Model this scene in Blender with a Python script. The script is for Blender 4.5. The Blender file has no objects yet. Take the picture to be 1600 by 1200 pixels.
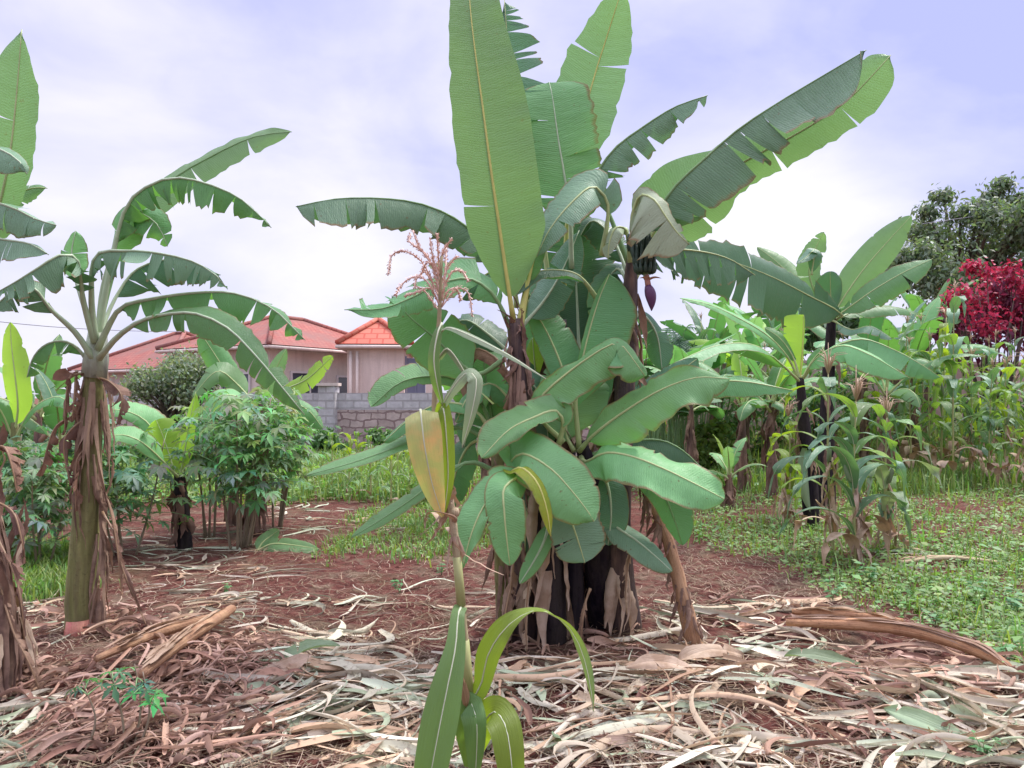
import bpy, math, random
import numpy as np
from mathutils import Vector, noise as mnoise

scene = bpy.context.scene
C = scene.collection

# ------------------------------------------------------------------ camera
CAM_Z = 1.5
F = 1200.0            # focal length in photo pixels (photo 1600 x 1200)
HOR = 620.0           # horizon row
cd = bpy.data.cameras.new("camera")
cam = bpy.data.objects.new("camera", cd)
C.objects.link(cam)
cam.location = (0, 0, CAM_Z)
cam.rotation_euler = (math.radians(90), 0, 0)
cd.sensor_width = 36.0
cd.lens = 27.0
cd.shift_y = (HOR - 600.0) / 1600.0
cd.clip_start = 0.05
cd.clip_end = 2000
scene.camera = cam

# ------------------------------------------------------------------ light
SUN = Vector((0.42, 0.30, 0.86)).normalized()
sun_el = math.asin(SUN.z)
sun_az = math.atan2(SUN.x, SUN.y)
w = bpy.data.worlds.new("World")
scene.world = w
w.use_nodes = True
nt = w.node_tree
nt.nodes.clear()
N_ = nt.nodes.new
L_ = nt.links.new
wout = N_("ShaderNodeOutputWorld")
tc = N_("ShaderNodeTexCoord")
sky = N_("ShaderNodeTexSky")
sky.sky_type = 'NISHITA'
sky.sun_disc = False
sky.sun_elevation = sun_el
sky.sun_rotation = sun_az
bg1 = N_("ShaderNodeBackground"); bg1.inputs[1].default_value = 0.06
L_(sky.outputs[0], bg1.inputs[0])

def wmath(op, a, b=None, c=None, clamp=False):
    n = N_("ShaderNodeMath"); n.operation = op; n.use_clamp = clamp
    for i, s in enumerate((a, b, c)):
        if s is None: continue
        if isinstance(s, (int, float)): n.inputs[i].default_value = s
        else: L_(s, n.inputs[i])
    return n.outputs[0]

def wlobe(px, py, power):
    d = Vector(((px - 800) / F, 1.0, (HOR - py) / F)).normalized()
    vm = N_("ShaderNodeVectorMath"); vm.operation = 'DOT_PRODUCT'
    L_(tc.outputs["Generated"], vm.inputs[0]); vm.inputs[1].default_value = d
    return wmath('POWER', wmath('MAXIMUM', vm.outputs["Value"], 0.0), power)

sp = N_("ShaderNodeSeparateXYZ"); L_(tc.outputs["Generated"], sp.inputs[0])
mp = N_("ShaderNodeMapping"); mp.inputs["Scale"].default_value = (1.0, 1.0, 1.9)
mp.inputs["Location"].default_value = (0.35, 0.1, 0.2)
L_(tc.outputs["Generated"], mp.inputs[0])
ns = N_("ShaderNodeTexNoise"); ns.inputs["Scale"].default_value = 2.6
ns.inputs["Detail"].default_value = 6; ns.inputs["Roughness"].default_value = 0.5
ns.inputs["Distortion"].default_value = 0.3
L_(mp.outputs[0], ns.inputs["Vector"])
ns2 = N_('ShaderNodeTexNoise'); ns2.inputs['Scale'].default_value = 7.5; ns2.inputs['Detail'].default_value = 5; ns2.inputs['Roughness'].default_value = 0.55; ns2.inputs['Distortion'].default_value = 0.4
L_(mp.outputs[0], ns2.inputs['Vector'])
fac = wmath('MULTIPLY_ADD', ns.outputs[0], 1.9, -0.95)
fac = wmath('ADD', fac, wmath('MULTIPLY_ADD', ns2.outputs[0], 0.42, 0.26))
fac = wmath('ADD', fac, wmath('MULTIPLY', wlobe(1250, 380, 75), 0.9))
fac = wmath('ADD', fac, wmath('MULTIPLY', wlobe(540, 235, 70), 0.40))
fac = wmath('ADD', fac, wmath('MULTIPLY', wlobe(60, 60, 40), 0.22))
fac = wmath('SUBTRACT', fac, wmath('MULTIPLY', wlobe(1480, 110, 14), 0.75))
fac = wmath('SUBTRACT', fac, wmath('MULTIPLY', wlobe(420, 90, 60), 0.30))
ramp = N_("ShaderNodeValToRGB")
cr = ramp.color_ramp
cr.elements[0].position = 0.0; cr.elements[0].color = (0.46, 0.48, 0.84, 1)
cr.elements[1].position = 1.0; cr.elements[1].color = (0.97, 0.95, 0.99, 1)
e = cr.elements.new(0.45); e.color = (0.70, 0.69, 0.90, 1)
e = cr.elements.new(0.72); e.color = (0.85, 0.82, 0.92, 1)
L_(fac, ramp.inputs[0])
zen = N_("ShaderNodeMapRange"); zen.interpolation_type = 'SMOOTHSTEP'
zen.inputs[1].default_value = 0.50; zen.inputs[2].default_value = 0.9
zen.inputs[3].default_value = 1.0; zen.inputs[4].default_value = 3.0
L_(sp.outputs[2], zen.inputs[0])
bg2 = N_("ShaderNodeBackground")
L_(ramp.outputs[0], bg2.inputs[0])
bg2s = wmath('MULTIPLY', zen.outputs[0], 0.43)
L_(bg2s, bg2.inputs[1])
mx = N_("ShaderNodeMixShader"); mx.inputs[0].default_value = 0.88
L_(bg1.outputs[0], mx.inputs[1]); L_(bg2.outputs[0], mx.inputs[2])
L_(mx.outputs[0], wout.inputs[0])

sl = bpy.data.lights.new("sun", 'SUN')
sl.energy = 1.5
sl.angle = math.radians(14)
sl.color = (1.0, 0.95, 0.88)
so = bpy.data.objects.new("sun", sl); C.objects.link(so)
so.rotation_euler = SUN.to_track_quat('Z', 'Y').to_euler()
so.location = (6, 4, 12)

scene.view_settings.view_transform = 'Standard'
scene.view_settings.look = 'None'
scene.view_settings.exposure = 1.5
scene.view_settings.gamma = 1.0
scene.view_settings.use_curve_mapping = False
scene.cycles.max_bounces = 6
scene.cycles.transparent_max_bounces = 6

# ------------------------------------------------------------------ helpers
rng = random.Random(7)
ROOTLOC = {}

def smooth01(a, b, x):
    t = min(1.0, max(0.0, (x - a) / (b - a)))
    return t * t * (3 - 2 * t)

def gh(x, y):
    """ground height"""
    h = 0.0
    if y < 30:
        h += 0.035 * mnoise.noise(Vector((x * 0.9, y * 0.9, 0.3)))
        h += 0.022 * mnoise.noise(Vector((x * 3.1, y * 3.1, 1.7)))
    h += 1.3 * smooth01(14, 26, y) * smooth01(1, 7, x)
    # heap of brown leaves in front left, row of corn trash in front
    h += 0.10 * math.exp(-(((x + 1.75) / 0.75) ** 2 + ((y - 4.15) / 0.35) ** 2))
    h += 0.07 * math.exp(-(((y - 3.75 - 0.05 * x) / 0.3) ** 2)) * smooth01(-1.2, -0.4, x)
    h += 0.06 * math.exp(-(((x - 0.4) / 0.6) ** 2 + ((y - 4.85) / 0.5) ** 2))
    return h

def P(px, py, d):
    """a point d metres in front of the camera position, seen at photo pixel px, py"""
    return Vector(((px - 800.0) / F * d, d, CAM_Z - (py - HOR) / F * d))

def G(px, py):
    d = CAM_Z * F / (py - HOR)
    x = (px - 800.0) / F * d
    return Vector((x, d, gh(x, d)))

class MB:
    def __init__(s):
        s.v = []; s.f = []; s.uv = []; s.mi = []; s.col = []; s.usecol = False
    def vert(s, p, uv=(0, 0), col=None):
        s.v.append((p[0], p[1], p[2])); s.uv.append(uv)
        if col is not None: s.usecol = True
        s.col.append(col if col is not None else (1, 1, 1))
        return len(s.v) - 1
    def face(s, ids, m=0):
        s.f.append(tuple(ids)); s.mi.append(m)
    def box(s, a, b, m=0, uvs=1.0):
        (x0, y0, z0), (x1, y1, z1) = a, b
        fs = [((x0,y0,z0),(x1,y0,z0),(x1,y0,z1),(x0,y0,z1)), ((x1,y1,z0),(x0,y1,z0),(x0,y1,z1),(x1,y1,z1)),
              ((x0,y1,z0),(x0,y0,z0),(x0,y0,z1),(x0,y1,z1)), ((x1,y0,z0),(x1,y1,z0),(x1,y1,z1),(x1,y0,z1)),
              ((x0,y0,z1),(x1,y0,z1),(x1,y1,z1),(x0,y1,z1)), ((x0,y1,z0),(x1,y1,z0),(x1,y0,z0),(x0,y0,z0))]
        for q in fs:
            s.face([s.vert(p) for p in q], m)
    def poly(s, pts, m=0, uvs=None):
        s.face([s.vert(p, uvs[i] if uvs else (0, 0)) for i, p in enumerate(pts)], m)
    def tube(s, pts, rad, n=8, m=0, cap=True, lump=0.0, seed=0, col=None, vs=1.0):
        pts = [Vector(p) for p in pts]
        k = len(pts)
        if not hasattr(rad, '__len__'): rad = [rad] * k
        r_ = random.Random(seed)
        prev = None; rings = []; L = 0
        for i, p in enumerate(pts):
            t = (pts[min(i + 1, k - 1)] - pts[max(i - 1, 0)])
            t = t.normalized() if t.length > 1e-9 else Vector((0, 0, 1))
            if prev is None:
                u = t.cross(Vector((0, 1, 0.01)))
                if u.length < 1e-3: u = t.cross(Vector((1, 0, 0)))
                u.normalize()
            else:
                u = (prev - t * prev.dot(t)).normalized()
            prev = u; b = t.cross(u)
            if i: L += (p - pts[i - 1]).length
            ring = []
            for j in range(n):
                a = 2 * math.pi * j / n
                rr = rad[i] * (1 + lump * r_.uniform(-1, 1))
                ring.append(s.vert(p + (u * math.cos(a) + b * math.sin(a)) * rr, (j / n, L * vs), col))
            rings.append(ring)
        for i in range(k - 1):
            for j in range(n):
                s.face((rings[i][j], rings[i][(j + 1) % n], rings[i + 1][(j + 1) % n], rings[i + 1][j]), m)
        if cap:
            s.face(rings[0][::-1], m); s.face(rings[-1], m)
    def build(s, name, mats, parent=None, smooth=True):
        off = ROOTLOC.get(parent.name, Vector((0, 0, 0))) if parent else Vector((0, 0, 0))
        me = bpy.data.meshes.new(name)
        co = np.array(s.v, dtype=np.float32).reshape(-1, 3) - np.array(off, dtype=np.float32)
        me.from_pydata(co.tolist(), [], s.f)
        if not isinstance(mats, (list, tuple)): mats = [mats]
        for m in mats: me.materials.append(m)
        me.polygons.foreach_set('material_index', s.mi)
        me.polygons.foreach_set('use_smooth', [smooth] * len(s.f))
        li = np.empty(len(me.loops), dtype=np.int32); me.loops.foreach_get('vertex_index', li)
        uvl = me.uv_layers.new(name='UVMap')
        uvl.data.foreach_set('uv', np.array(s.uv, dtype=np.float32)[li].ravel())
        if s.usecol:
            at = me.color_attributes.new('tint', 'FLOAT_COLOR', 'POINT')
            cc = np.ones((len(s.v), 4), dtype=np.float32); cc[:, :3] = np.array(s.col, dtype=np.float32)
            at.data.foreach_set('color', cc.ravel())
        me.update()
        o = bpy.data.objects.new(name, me)
        C.objects.link(o)
        if parent is not None:
            o.parent = parent
            ROOTLOC[o.name] = off
        return o

def tag(o, label=None, cat=None, group=None, kind=None):
    if label: o['label'] = label
    if cat: o['category'] = cat
    if group: o['group'] = group
    if kind: o['kind'] = kind
    return o

def thing(name, label, cat, loc=(0, 0, 0), group=None):
    o = bpy.data.objects.new(name, None)
    o.empty_display_size = 0.2
    C.objects.link(o)
    o.location = loc
    ROOTLOC[o.name] = Vector(loc)
    return tag(o, label, cat, group)

def copy_tree(o, parent=None):
    c = o.copy(); C.objects.link(c)
    if parent is not None: c.parent = parent
    for ch in o.children: copy_tree(ch, c)
    return c

def spline(pts, n):
    """smooth curve through points, n samples"""
    p = np.array([list(q) for q in pts], dtype=float)
    k = len(p)
    if k == 2:
        t = np.linspace(0, 1, n)[:, None]
        return p[0] * (1 - t) + p[1] * t
    ch = np.concatenate([[0], np.cumsum(np.maximum(1e-6, np.linalg.norm(np.diff(p, axis=0), axis=1)))])
    m = np.zeros_like(p)
    for i in range(k):
        if i == 0: m[i] = (p[1] - p[0]) / (ch[1] - ch[0])
        elif i == k - 1: m[i] = (p[-1] - p[-2]) / (ch[-1] - ch[-2])
        else: m[i] = (p[i + 1] - p[i - 1]) / (ch[i + 1] - ch[i - 1])
    out = []
    for s in np.linspace(0, ch[-1], n):
        i = min(k - 2, max(0, int(np.searchsorted(ch, s, side='right') - 1)))
        h = ch[i + 1] - ch[i]; u = (s - ch[i]) / h
        out.append((2*u**3 - 3*u**2 + 1) * p[i] + (u**3 - 2*u**2 + u) * h * m[i] + (-2*u**3 + 3*u**2) * p[i + 1] + (u**3 - u**2) * h * m[i + 1])
    return np.array(out)
# ------------------------------------------------------------------ materials
class Nodes:
    def __init__(s, name):
        s.m = bpy.data.materials.new(name); s.m.use_nodes = True
        s.t = s.m.node_tree; s.t.nodes.clear()
        s.out = s.t.nodes.new("ShaderNodeOutputMaterial")
    def n(s, typ, **kw):
        q = s.t.nodes.new(typ)
        for k, v in kw.items(): setattr(q, k, v)
        return q
    def put(s, sock, v):
        if isinstance(v, bpy.types.NodeSocket): s.t.links.new(v, sock)
        elif v is not None:
            if isinstance(v, tuple) and len(v) == 3 and sock.type == 'RGBA': v = v + (1,)
            sock.default_value = v
    def math(s, op, a, b=None, c=None, clamp=False):
        q = s.n("ShaderNodeMath", operation=op, use_clamp=clamp)
        for i, x in enumerate((a, b, c)): s.put(q.inputs[i], x)
        return q.outputs[0]
    def mix(s, f, a, b, blend='MIX'):
        q = s.n("ShaderNodeMix", data_type='RGBA', blend_type=blend)
        s.put(q.inputs[0], f); s.put(q.inputs[6], a); s.put(q.inputs[7], b)
        return q.outputs[2]
    def noise(s, vec, scale, detail=3, rough=0.5, dist=0.0):
        q = s.n("ShaderNodeTexNoise")
        s.put(q.inputs["Vector"], vec); q.inputs["Scale"].default_value = scale
        q.inputs["Detail"].default_value = detail; q.inputs["Roughness"].default_value = rough
        q.inputs["Distortion"].default_value = dist
        return q.outputs[0]
    def rng(s, v, a, b, c=0.0, d=1.0):
        q = s.n("ShaderNodeMapRange"); s.put(q.inputs[0], v)
        for i, x in enumerate((a, b, c, d)): q.inputs[i + 1].default_value = x
        return q.outputs[0]
    def scale(s, vec, sc):
        q = s.n("ShaderNodeMapping"); s.put(q.inputs[0], vec); q.inputs["Scale"].default_value = sc
        return q.outputs[0]
    def pri(s, col, rough=0.6, spec=0.5, bump=None, bstr=0.3, bdist=0.01):
        q = s.n("ShaderNodeBsdfPrincipled")
        s.put(q.inputs["Base Color"], col); s.put(q.inputs["Roughness"], rough)
        q.inputs["Specular IOR Level"].default_value = spec
        if bump is not None:
            b = s.n("ShaderNodeBump"); b.inputs["Strength"].default_value = bstr; b.inputs["Distance"].default_value = bdist
            s.put(b.inputs["Height"], bump); s.put(q.inputs["Normal"], b.outputs[0])
        return q
    def end(s, shader):
        s.t.links.new(shader.outputs[0] if hasattr(shader, 'outputs') else shader, s.out.inputs[0])
        return s.m

M = {}

def leafmat(name, top, under, trans, tf=0.35, veins=70, edge=0.0, rough=0.44, spec=0.5, blotch=None, blotch_amt=0.0, along=False):
    if name.startswith('leaf_') and name not in ('leaf_dead',):
        g = 1.0 if name in ('leaf_yellow', 'leaf_young_backlit') else 1.42
        top, under = tuple(c * g for c in top), tuple(c * g for c in under)
        trans = tuple(min(.9, c * 1.2) for c in trans)
    k = Nodes(name)
    uv = k.n("ShaderNodeUVMap").outputs[0]
    sep = k.n("ShaderNodeSeparateXYZ"); k.put(sep.inputs[0], uv)
    u, v = sep.outputs[0], sep.outputs[1]
    obj = k.n("ShaderNodeTexCoord").outputs["Object"]
    oi = k.n("ShaderNodeObjectInfo").outputs["Random"]
    geo = k.n("ShaderNodeNewGeometry")
    av = k.math('ABSOLUTE', v)
    # fine parallel veins running out from the midrib, leaning to the tip
    ph = k.math('MULTIPLY', v, 38.0) if along else k.math('MULTIPLY', k.math('SUBTRACT', u, k.math('MULTIPLY', av, 0.035)), veins * 6.283)
    nz = k.noise(uv, 9, 2)
    st = k.math('SINE', k.math('ADD', ph, k.math('MULTIPLY', nz, 8.0)))
    vn = k.noise(k.scale(uv, (3.0, 9.0, 1) if along else (16, 0.9, 1)), 1.0, 5, 0.7)
    big = k.noise(obj, 3.5, 3)
    sm = k.noise(obj, 26, 3, 0.6)
    base = k.mix(geo.outputs["Backfacing"], top, under)
    base = k.mix(k.rng(big, 0.35, 0.7, 0.0, 0.55), base, k.mix(0.5, base, tuple(min(1, c * 1.5) for c in under)))
    hs = k.n("ShaderNodeHueSaturation"); k.put(hs.inputs["Color"], base)
    k.put(hs.inputs["Hue"], k.rng(oi, 0, 1, 0.485, 0.512)); k.put(hs.inputs["Value"], k.rng(oi, 0, 1, 0.66, 1.18))
    base = hs.outputs[0]
    shade = k.math('ADD', k.math('MULTIPLY', vn, 0.5), k.math('MULTIPLY', st, 0.03))
    base = k.mix(1.0, base, k.mix(k.math('ADD', shade, 0.25, clamp=True), (0.60, 0.63, 0.60), (1.28, 1.25, 1.28)), 'MULTIPLY')
    if blotch is not None:
        base = k.mix(k.math('MULTIPLY', k.rng(k.noise(obj, 7, 4, 0.6), 0.45, 0.62), blotch_amt), base, blotch)
    if name.startswith('leaf_') and name != 'leaf_dead':
        fl = k.rng(k.noise(obj, 42, 2, 0.5), 0.70, 0.735, 0, 0.85)
        base = k.mix(fl, base, (0.16, 0.11, 0.05))
    if edge > 0:
        en = k.math('ADD', av, k.math('MULTIPLY', sm, 0.16))
        base = k.mix(k.rng(en, 1.055 - edge * 0.1, 1.10 - edge * 0.06), base, (0.23, 0.15, 0.07))
    p = k.pri(base, k.rng(sm, 0.3, 0.7, rough - 0.08, rough + 0.1), spec, k.math('ADD', k.math('MULTIPLY', st, 0.12), k.math('MULTIPLY', vn, 3.0)), 0.36, 0.010)
    tr = k.n("ShaderNodeBsdfTranslucent")
    tcol = k.mix(k.math('MULTIPLY', vn, 0.5), trans, tuple(c * 0.7 for c in trans))
    if blotch is not None:
        tcol = k.mix(k.math('MULTIPLY', k.rng(k.noise(obj, 7, 4, 0.6), 0.45, 0.62), blotch_amt), tcol, blotch)
    k.put(tr.inputs[0], tcol)
    ms = k.n("ShaderNodeMixShader"); ms.inputs[0].default_value = tf
    k.t.links.new(p.outputs[0], ms.inputs[1]); k.t.links.new(tr.outputs[0], ms.inputs[2])
    M[name] = k.end(ms)

leafmat('leaf_green', (0.05, 0.185, 0.07), (0.105, 0.26, 0.10), (0.17, 0.42, 0.06), 0.35, edge=0.6)
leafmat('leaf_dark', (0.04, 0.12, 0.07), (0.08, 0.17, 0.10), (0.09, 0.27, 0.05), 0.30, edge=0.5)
leafmat('leaf_light', (0.13, 0.265, 0.10), (0.145, 0.28, 0.12), (0.24, 0.46, 0.12), 0.42, edge=0.0)
leafmat('leaf_blue', (0.085, 0.185, 0.115), (0.15, 0.26, 0.16), (0.12, 0.30, 0.08), 0.25, edge=0.7, rough=0.5, spec=0.45)
leafmat('leaf_pale', (0.095, 0.275, 0.10), (0.15, 0.33, 0.13), (0.20, 0.50, 0.10), 0.3, edge=0.9, rough=0.48, spec=0.45)
leafmat('leaf_young_backlit', (0.22, 0.42, 0.05), (0.28, 0.46, 0.08), (0.45, 0.75, 0.06), 0.5)  # for bright young leaves, and for one leaf with backlight put into its colour
leafmat('leaf_yellow', (0.40, 0.45, 0.03), (0.45, 0.5, 0.06), (0.60, 0.72, 0.03), 0.45, edge=1.0, blotch=(0.22, 0.40, 0.04), blotch_amt=0.5)
leafmat('leaf_wilt', (0.25, 0.33, 0.19), (0.28, 0.35, 0.22), (0.30, 0.38, 0.15), 0.2, edge=0.9, rough=0.6)
leafmat('leaf_dead', (0.36, 0.22, 0.15), (0.42, 0.27, 0.19), (0.30, 0.15, 0.08), 0.2, rough=0.8, spec=0.15, veins=45, blotch=(0.13, 0.075, 0.055), blotch_amt=0.7)
leafmat('corn_leaf', (0.12, 0.26, 0.08), (0.17, 0.31, 0.11), (0.28, 0.5, 0.05), 0.4, along=True, rough=0.45)
leafmat('corn_bright', (0.19, 0.33, 0.035), (0.22, 0.36, 0.05), (0.42, 0.62, 0.03), 0.45, along=True, rough=0.5)
leafmat('corn_pale', (0.30, 0.40, 0.24), (0.30, 0.40, 0.25), (0.35, 0.5, 0.15), 0.3, along=True, rough=0.5)
leafmat('corn_orange', (0.58, 0.62, 0.25), (0.58, 0.62, 0.25), (0.62, 0.66, 0.08), 0.35, along=True, rough=0.55, blotch=(0.85, 0.52, 0.18), blotch_amt=0.8)
leafmat('corn_blue', (0.13, 0.27, 0.15), (0.18, 0.33, 0.2), (0.2, 0.42, 0.1), 0.3, along=True, rough=0.42)
leafmat('dry_leaf', (0.60, 0.43, 0.30), (0.64, 0.49, 0.37), (0.4, 0.25, 0.12), 0.2, along=True, rough=0.85, spec=0.1, blotch=(0.27, 0.16, 0.09), blotch_amt=0.6)
leafmat('dry_brown', (0.30, 0.185, 0.13), (0.36, 0.24, 0.18), (0.25, 0.13, 0.08), 0.15, along=True, rough=0.85, spec=0.1, blotch=(0.10, 0.055, 0.045), blotch_amt=0.7)

leafmat('corn_arch', (0.20, 0.33, 0.19), (0.24, 0.38, 0.05), (0.36, 0.55, 0.03), 0.28, along=True, rough=0.45)  # underside base colour brightened to carry light from behind

def ribmat(name, col):
    k = Nodes(name)
    obj = k.n("ShaderNodeTexCoord").outputs["Object"]
    c = k.mix(k.noise(obj, 14, 3), tuple(x * 0.75 for x in col), tuple(min(1, x * 1.2) for x in col))
    M[name] = k.end(k.pri(c, 0.45, 0.4))
ribmat('rib_pale', (0.42, 0.50, 0.22))
ribmat('rib_yellow', (0.55, 0.55, 0.16))
ribmat('rib_green', (0.20, 0.34, 0.14))
ribmat('rib_grey', (0.42, 0.52, 0.34))
ribmat('rib_brown', (0.30, 0.19, 0.11))
ribmat('corn_rib', (0.55, 0.58, 0.40))
ribmat('corn_stalk', (0.36, 0.37, 0.15))
stemmat_later = 1
ribmat('tassel', (0.74, 0.52, 0.42))
ribmat('tassel_dry', (0.58, 0.42, 0.28))
ribmat('twig', (0.24, 0.19, 0.13))

def stemmat(name, a, b, c, bl=0.5, rough=0.55, fib=False):
    k = Nodes(name)
    uv = k.n("ShaderNodeUVMap").outputs[0]
    obj = k.n("ShaderNodeTexCoord").outputs["Object"]
    s1 = k.noise(k.scale(uv, (22, 2.0, 1)), 1.0, 4, 0.65, 0.2) if fib else k.noise(k.scale(obj, (26, 26, 1.6)), 1.0, 4, 0.6, 0.3)
    s2 = k.noise(k.scale(obj, (9, 9, 2.5)), 1.0, 4, 0.6, 0.6)
    s3 = k.noise(obj, 38, 4, 0.65)
    col = k.mix(k.rng(s1, 0.38, 0.62), a, b)
    col = k.mix(k.math('MULTIPLY', k.rng(s2, 0.5 - 0.12, 0.5 + 0.1), bl), col, c)
    col = k.mix(k.rng(s3, 0.58, 0.72, 0, 0.6), col, tuple(x * 0.35 for x in a))
    M[name] = k.end(k.pri(col, rough, 0.12 if name == 'stem_black' else 0.35, k.math('ADD', s1, k.math('MULTIPLY', s3, 0.4)), 0.7, 0.02))
stemmat('stem_green', (0.17, 0.18, 0.055), (0.27, 0.27, 0.10), (0.10, 0.07, 0.045), 0.55)
stemmat('stem_black', (0.008, 0.006, 0.012), (0.024, 0.018, 0.026), (0.09, 0.075, 0.045), 0.25, 0.6)
stemmat('stem_brown', (0.19, 0.105, 0.075), (0.30, 0.19, 0.13), (0.045, 0.03, 0.035), 0.7, 0.75)
stemmat('stem_dark', (0.085, 0.055, 0.05), (0.19, 0.125, 0.09), (0.022, 0.015, 0.022), 0.7, 0.6)
stemmat('stem_neck', (0.36, 0.42, 0.28), (0.46, 0.52, 0.38), (0.11, 0.08, 0.12), 0.65, 0.5)
stemmat('stem_pink', (0.58, 0.15, 0.14), (0.62, 0.24, 0.19), (0.36, 0.28, 0.12), 0.3)
stemmat('log_tan', (0.42, 0.24, 0.13), (0.54, 0.34, 0.20), (0.24, 0.11, 0.07), 0.5, 0.8, True)
stemmat('log_orange', (0.50, 0.25, 0.12), (0.60, 0.36, 0.20), (0.30, 0.13, 0.08), 0.4, 0.8, True)
stemmat('corn_stalk_dry', (0.52, 0.40, 0.25), (0.60, 0.50, 0.32), (0.36, 0.34, 0.14), 0.5, 0.7, True)
stemmat('bark', (0.10, 0.075, 0.06), (0.17, 0.13, 0.10), (0.05, 0.04, 0.035), 0.4, 0.9)

def tintmat(name, rough=0.8, tf=0.15, spec=0.15):
    """colour of each strand or leaf comes from its own tint"""
    k = Nodes(name)
    at = k.n("ShaderNodeAttribute"); at.attribute_name = 'tint'
    obj = k.n("ShaderNodeTexCoord").outputs["Object"]
    uv = k.n("ShaderNodeUVMap").outputs[0]
    st = k.noise(k.scale(uv, (3, 40, 1)), 1.0, 3, 0.6)
    sp_ = k.noise(obj, 30, 3, 0.6)
    c = k.mix(1.0, at.outputs[0], k.mix(st, (0.62, 0.60, 0.58), (1.3, 1.3, 1.3)), 'MULTIPLY')
    c = k.mix(k.rng(sp_, 0.57, 0.72, 0, 0.55), c, (0.16, 0.09, 0.06))
    p = k.pri(c, rough, spec, st, 0.3, 0.004)
    tr = k.n("ShaderNodeBsdfTranslucent"); k.put(tr.inputs[0], c)
    ms = k.n("ShaderNodeMixShader"); ms.inputs[0].default_value = tf
    k.t.links.new(p.outputs[0], ms.inputs[1]); k.t.links.new(tr.outputs[0], ms.inputs[2])
    M[name] = k.end(ms)
tintmat('litter', 0.8, 0.15)

def foliagemat(name, tf=0.3, rough=0.5, spec=0.4, tr_gain=(1.8, 2.1, 0.9)):
    k = Nodes(name)
    at = k.n("ShaderNodeAttribute"); at.attribute_name = 'tint'
    obj = k.n("ShaderNodeTexCoord").outputs["Object"]
    c = k.mix(1.0, at.outputs[0], k.mix(k.noise(obj, 5, 3), (0.7, 0.7, 0.7), (1.3, 1.3, 1.3)), 'MULTIPLY')
    p = k.pri(c, rough, spec)
    tr = k.n("ShaderNodeBsdfTranslucent"); k.put(tr.inputs[0], k.mix(1.0, c, tr_gain, 'MULTIPLY'))
    ms = k.n("ShaderNodeMixShader"); ms.inputs[0].default_value = tf
    k.t.links.new(p.outputs[0], ms.inputs[1]); k.t.links.new(tr.outputs[0], ms.inputs[2])
    M[name] = k.end(ms)
foliagemat('foliage')
foliagemat('red_foliage', 0.35, 0.5, 0.3, (1.6, 1.1, 1.1))
# ------------------------------------------------------------------ plant builders
def lprofile(s, a=0.30, b=0.45, p=0.7):
    up = math.sin(min(1.0, s / a) * math.pi / 2) ** p if s < a else 1.0
    dn = max(0.0, 1 - ((s - b) / (1 - b)) ** 2.2) ** 0.72 if s > b else 1.0
    return up * dn

def lerpN(N, t):
    if isinstance(N, list):
        a, b = Vector(N[0]), Vector(N[1])
        return a.lerp(b, t)
    return Vector(N)

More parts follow.
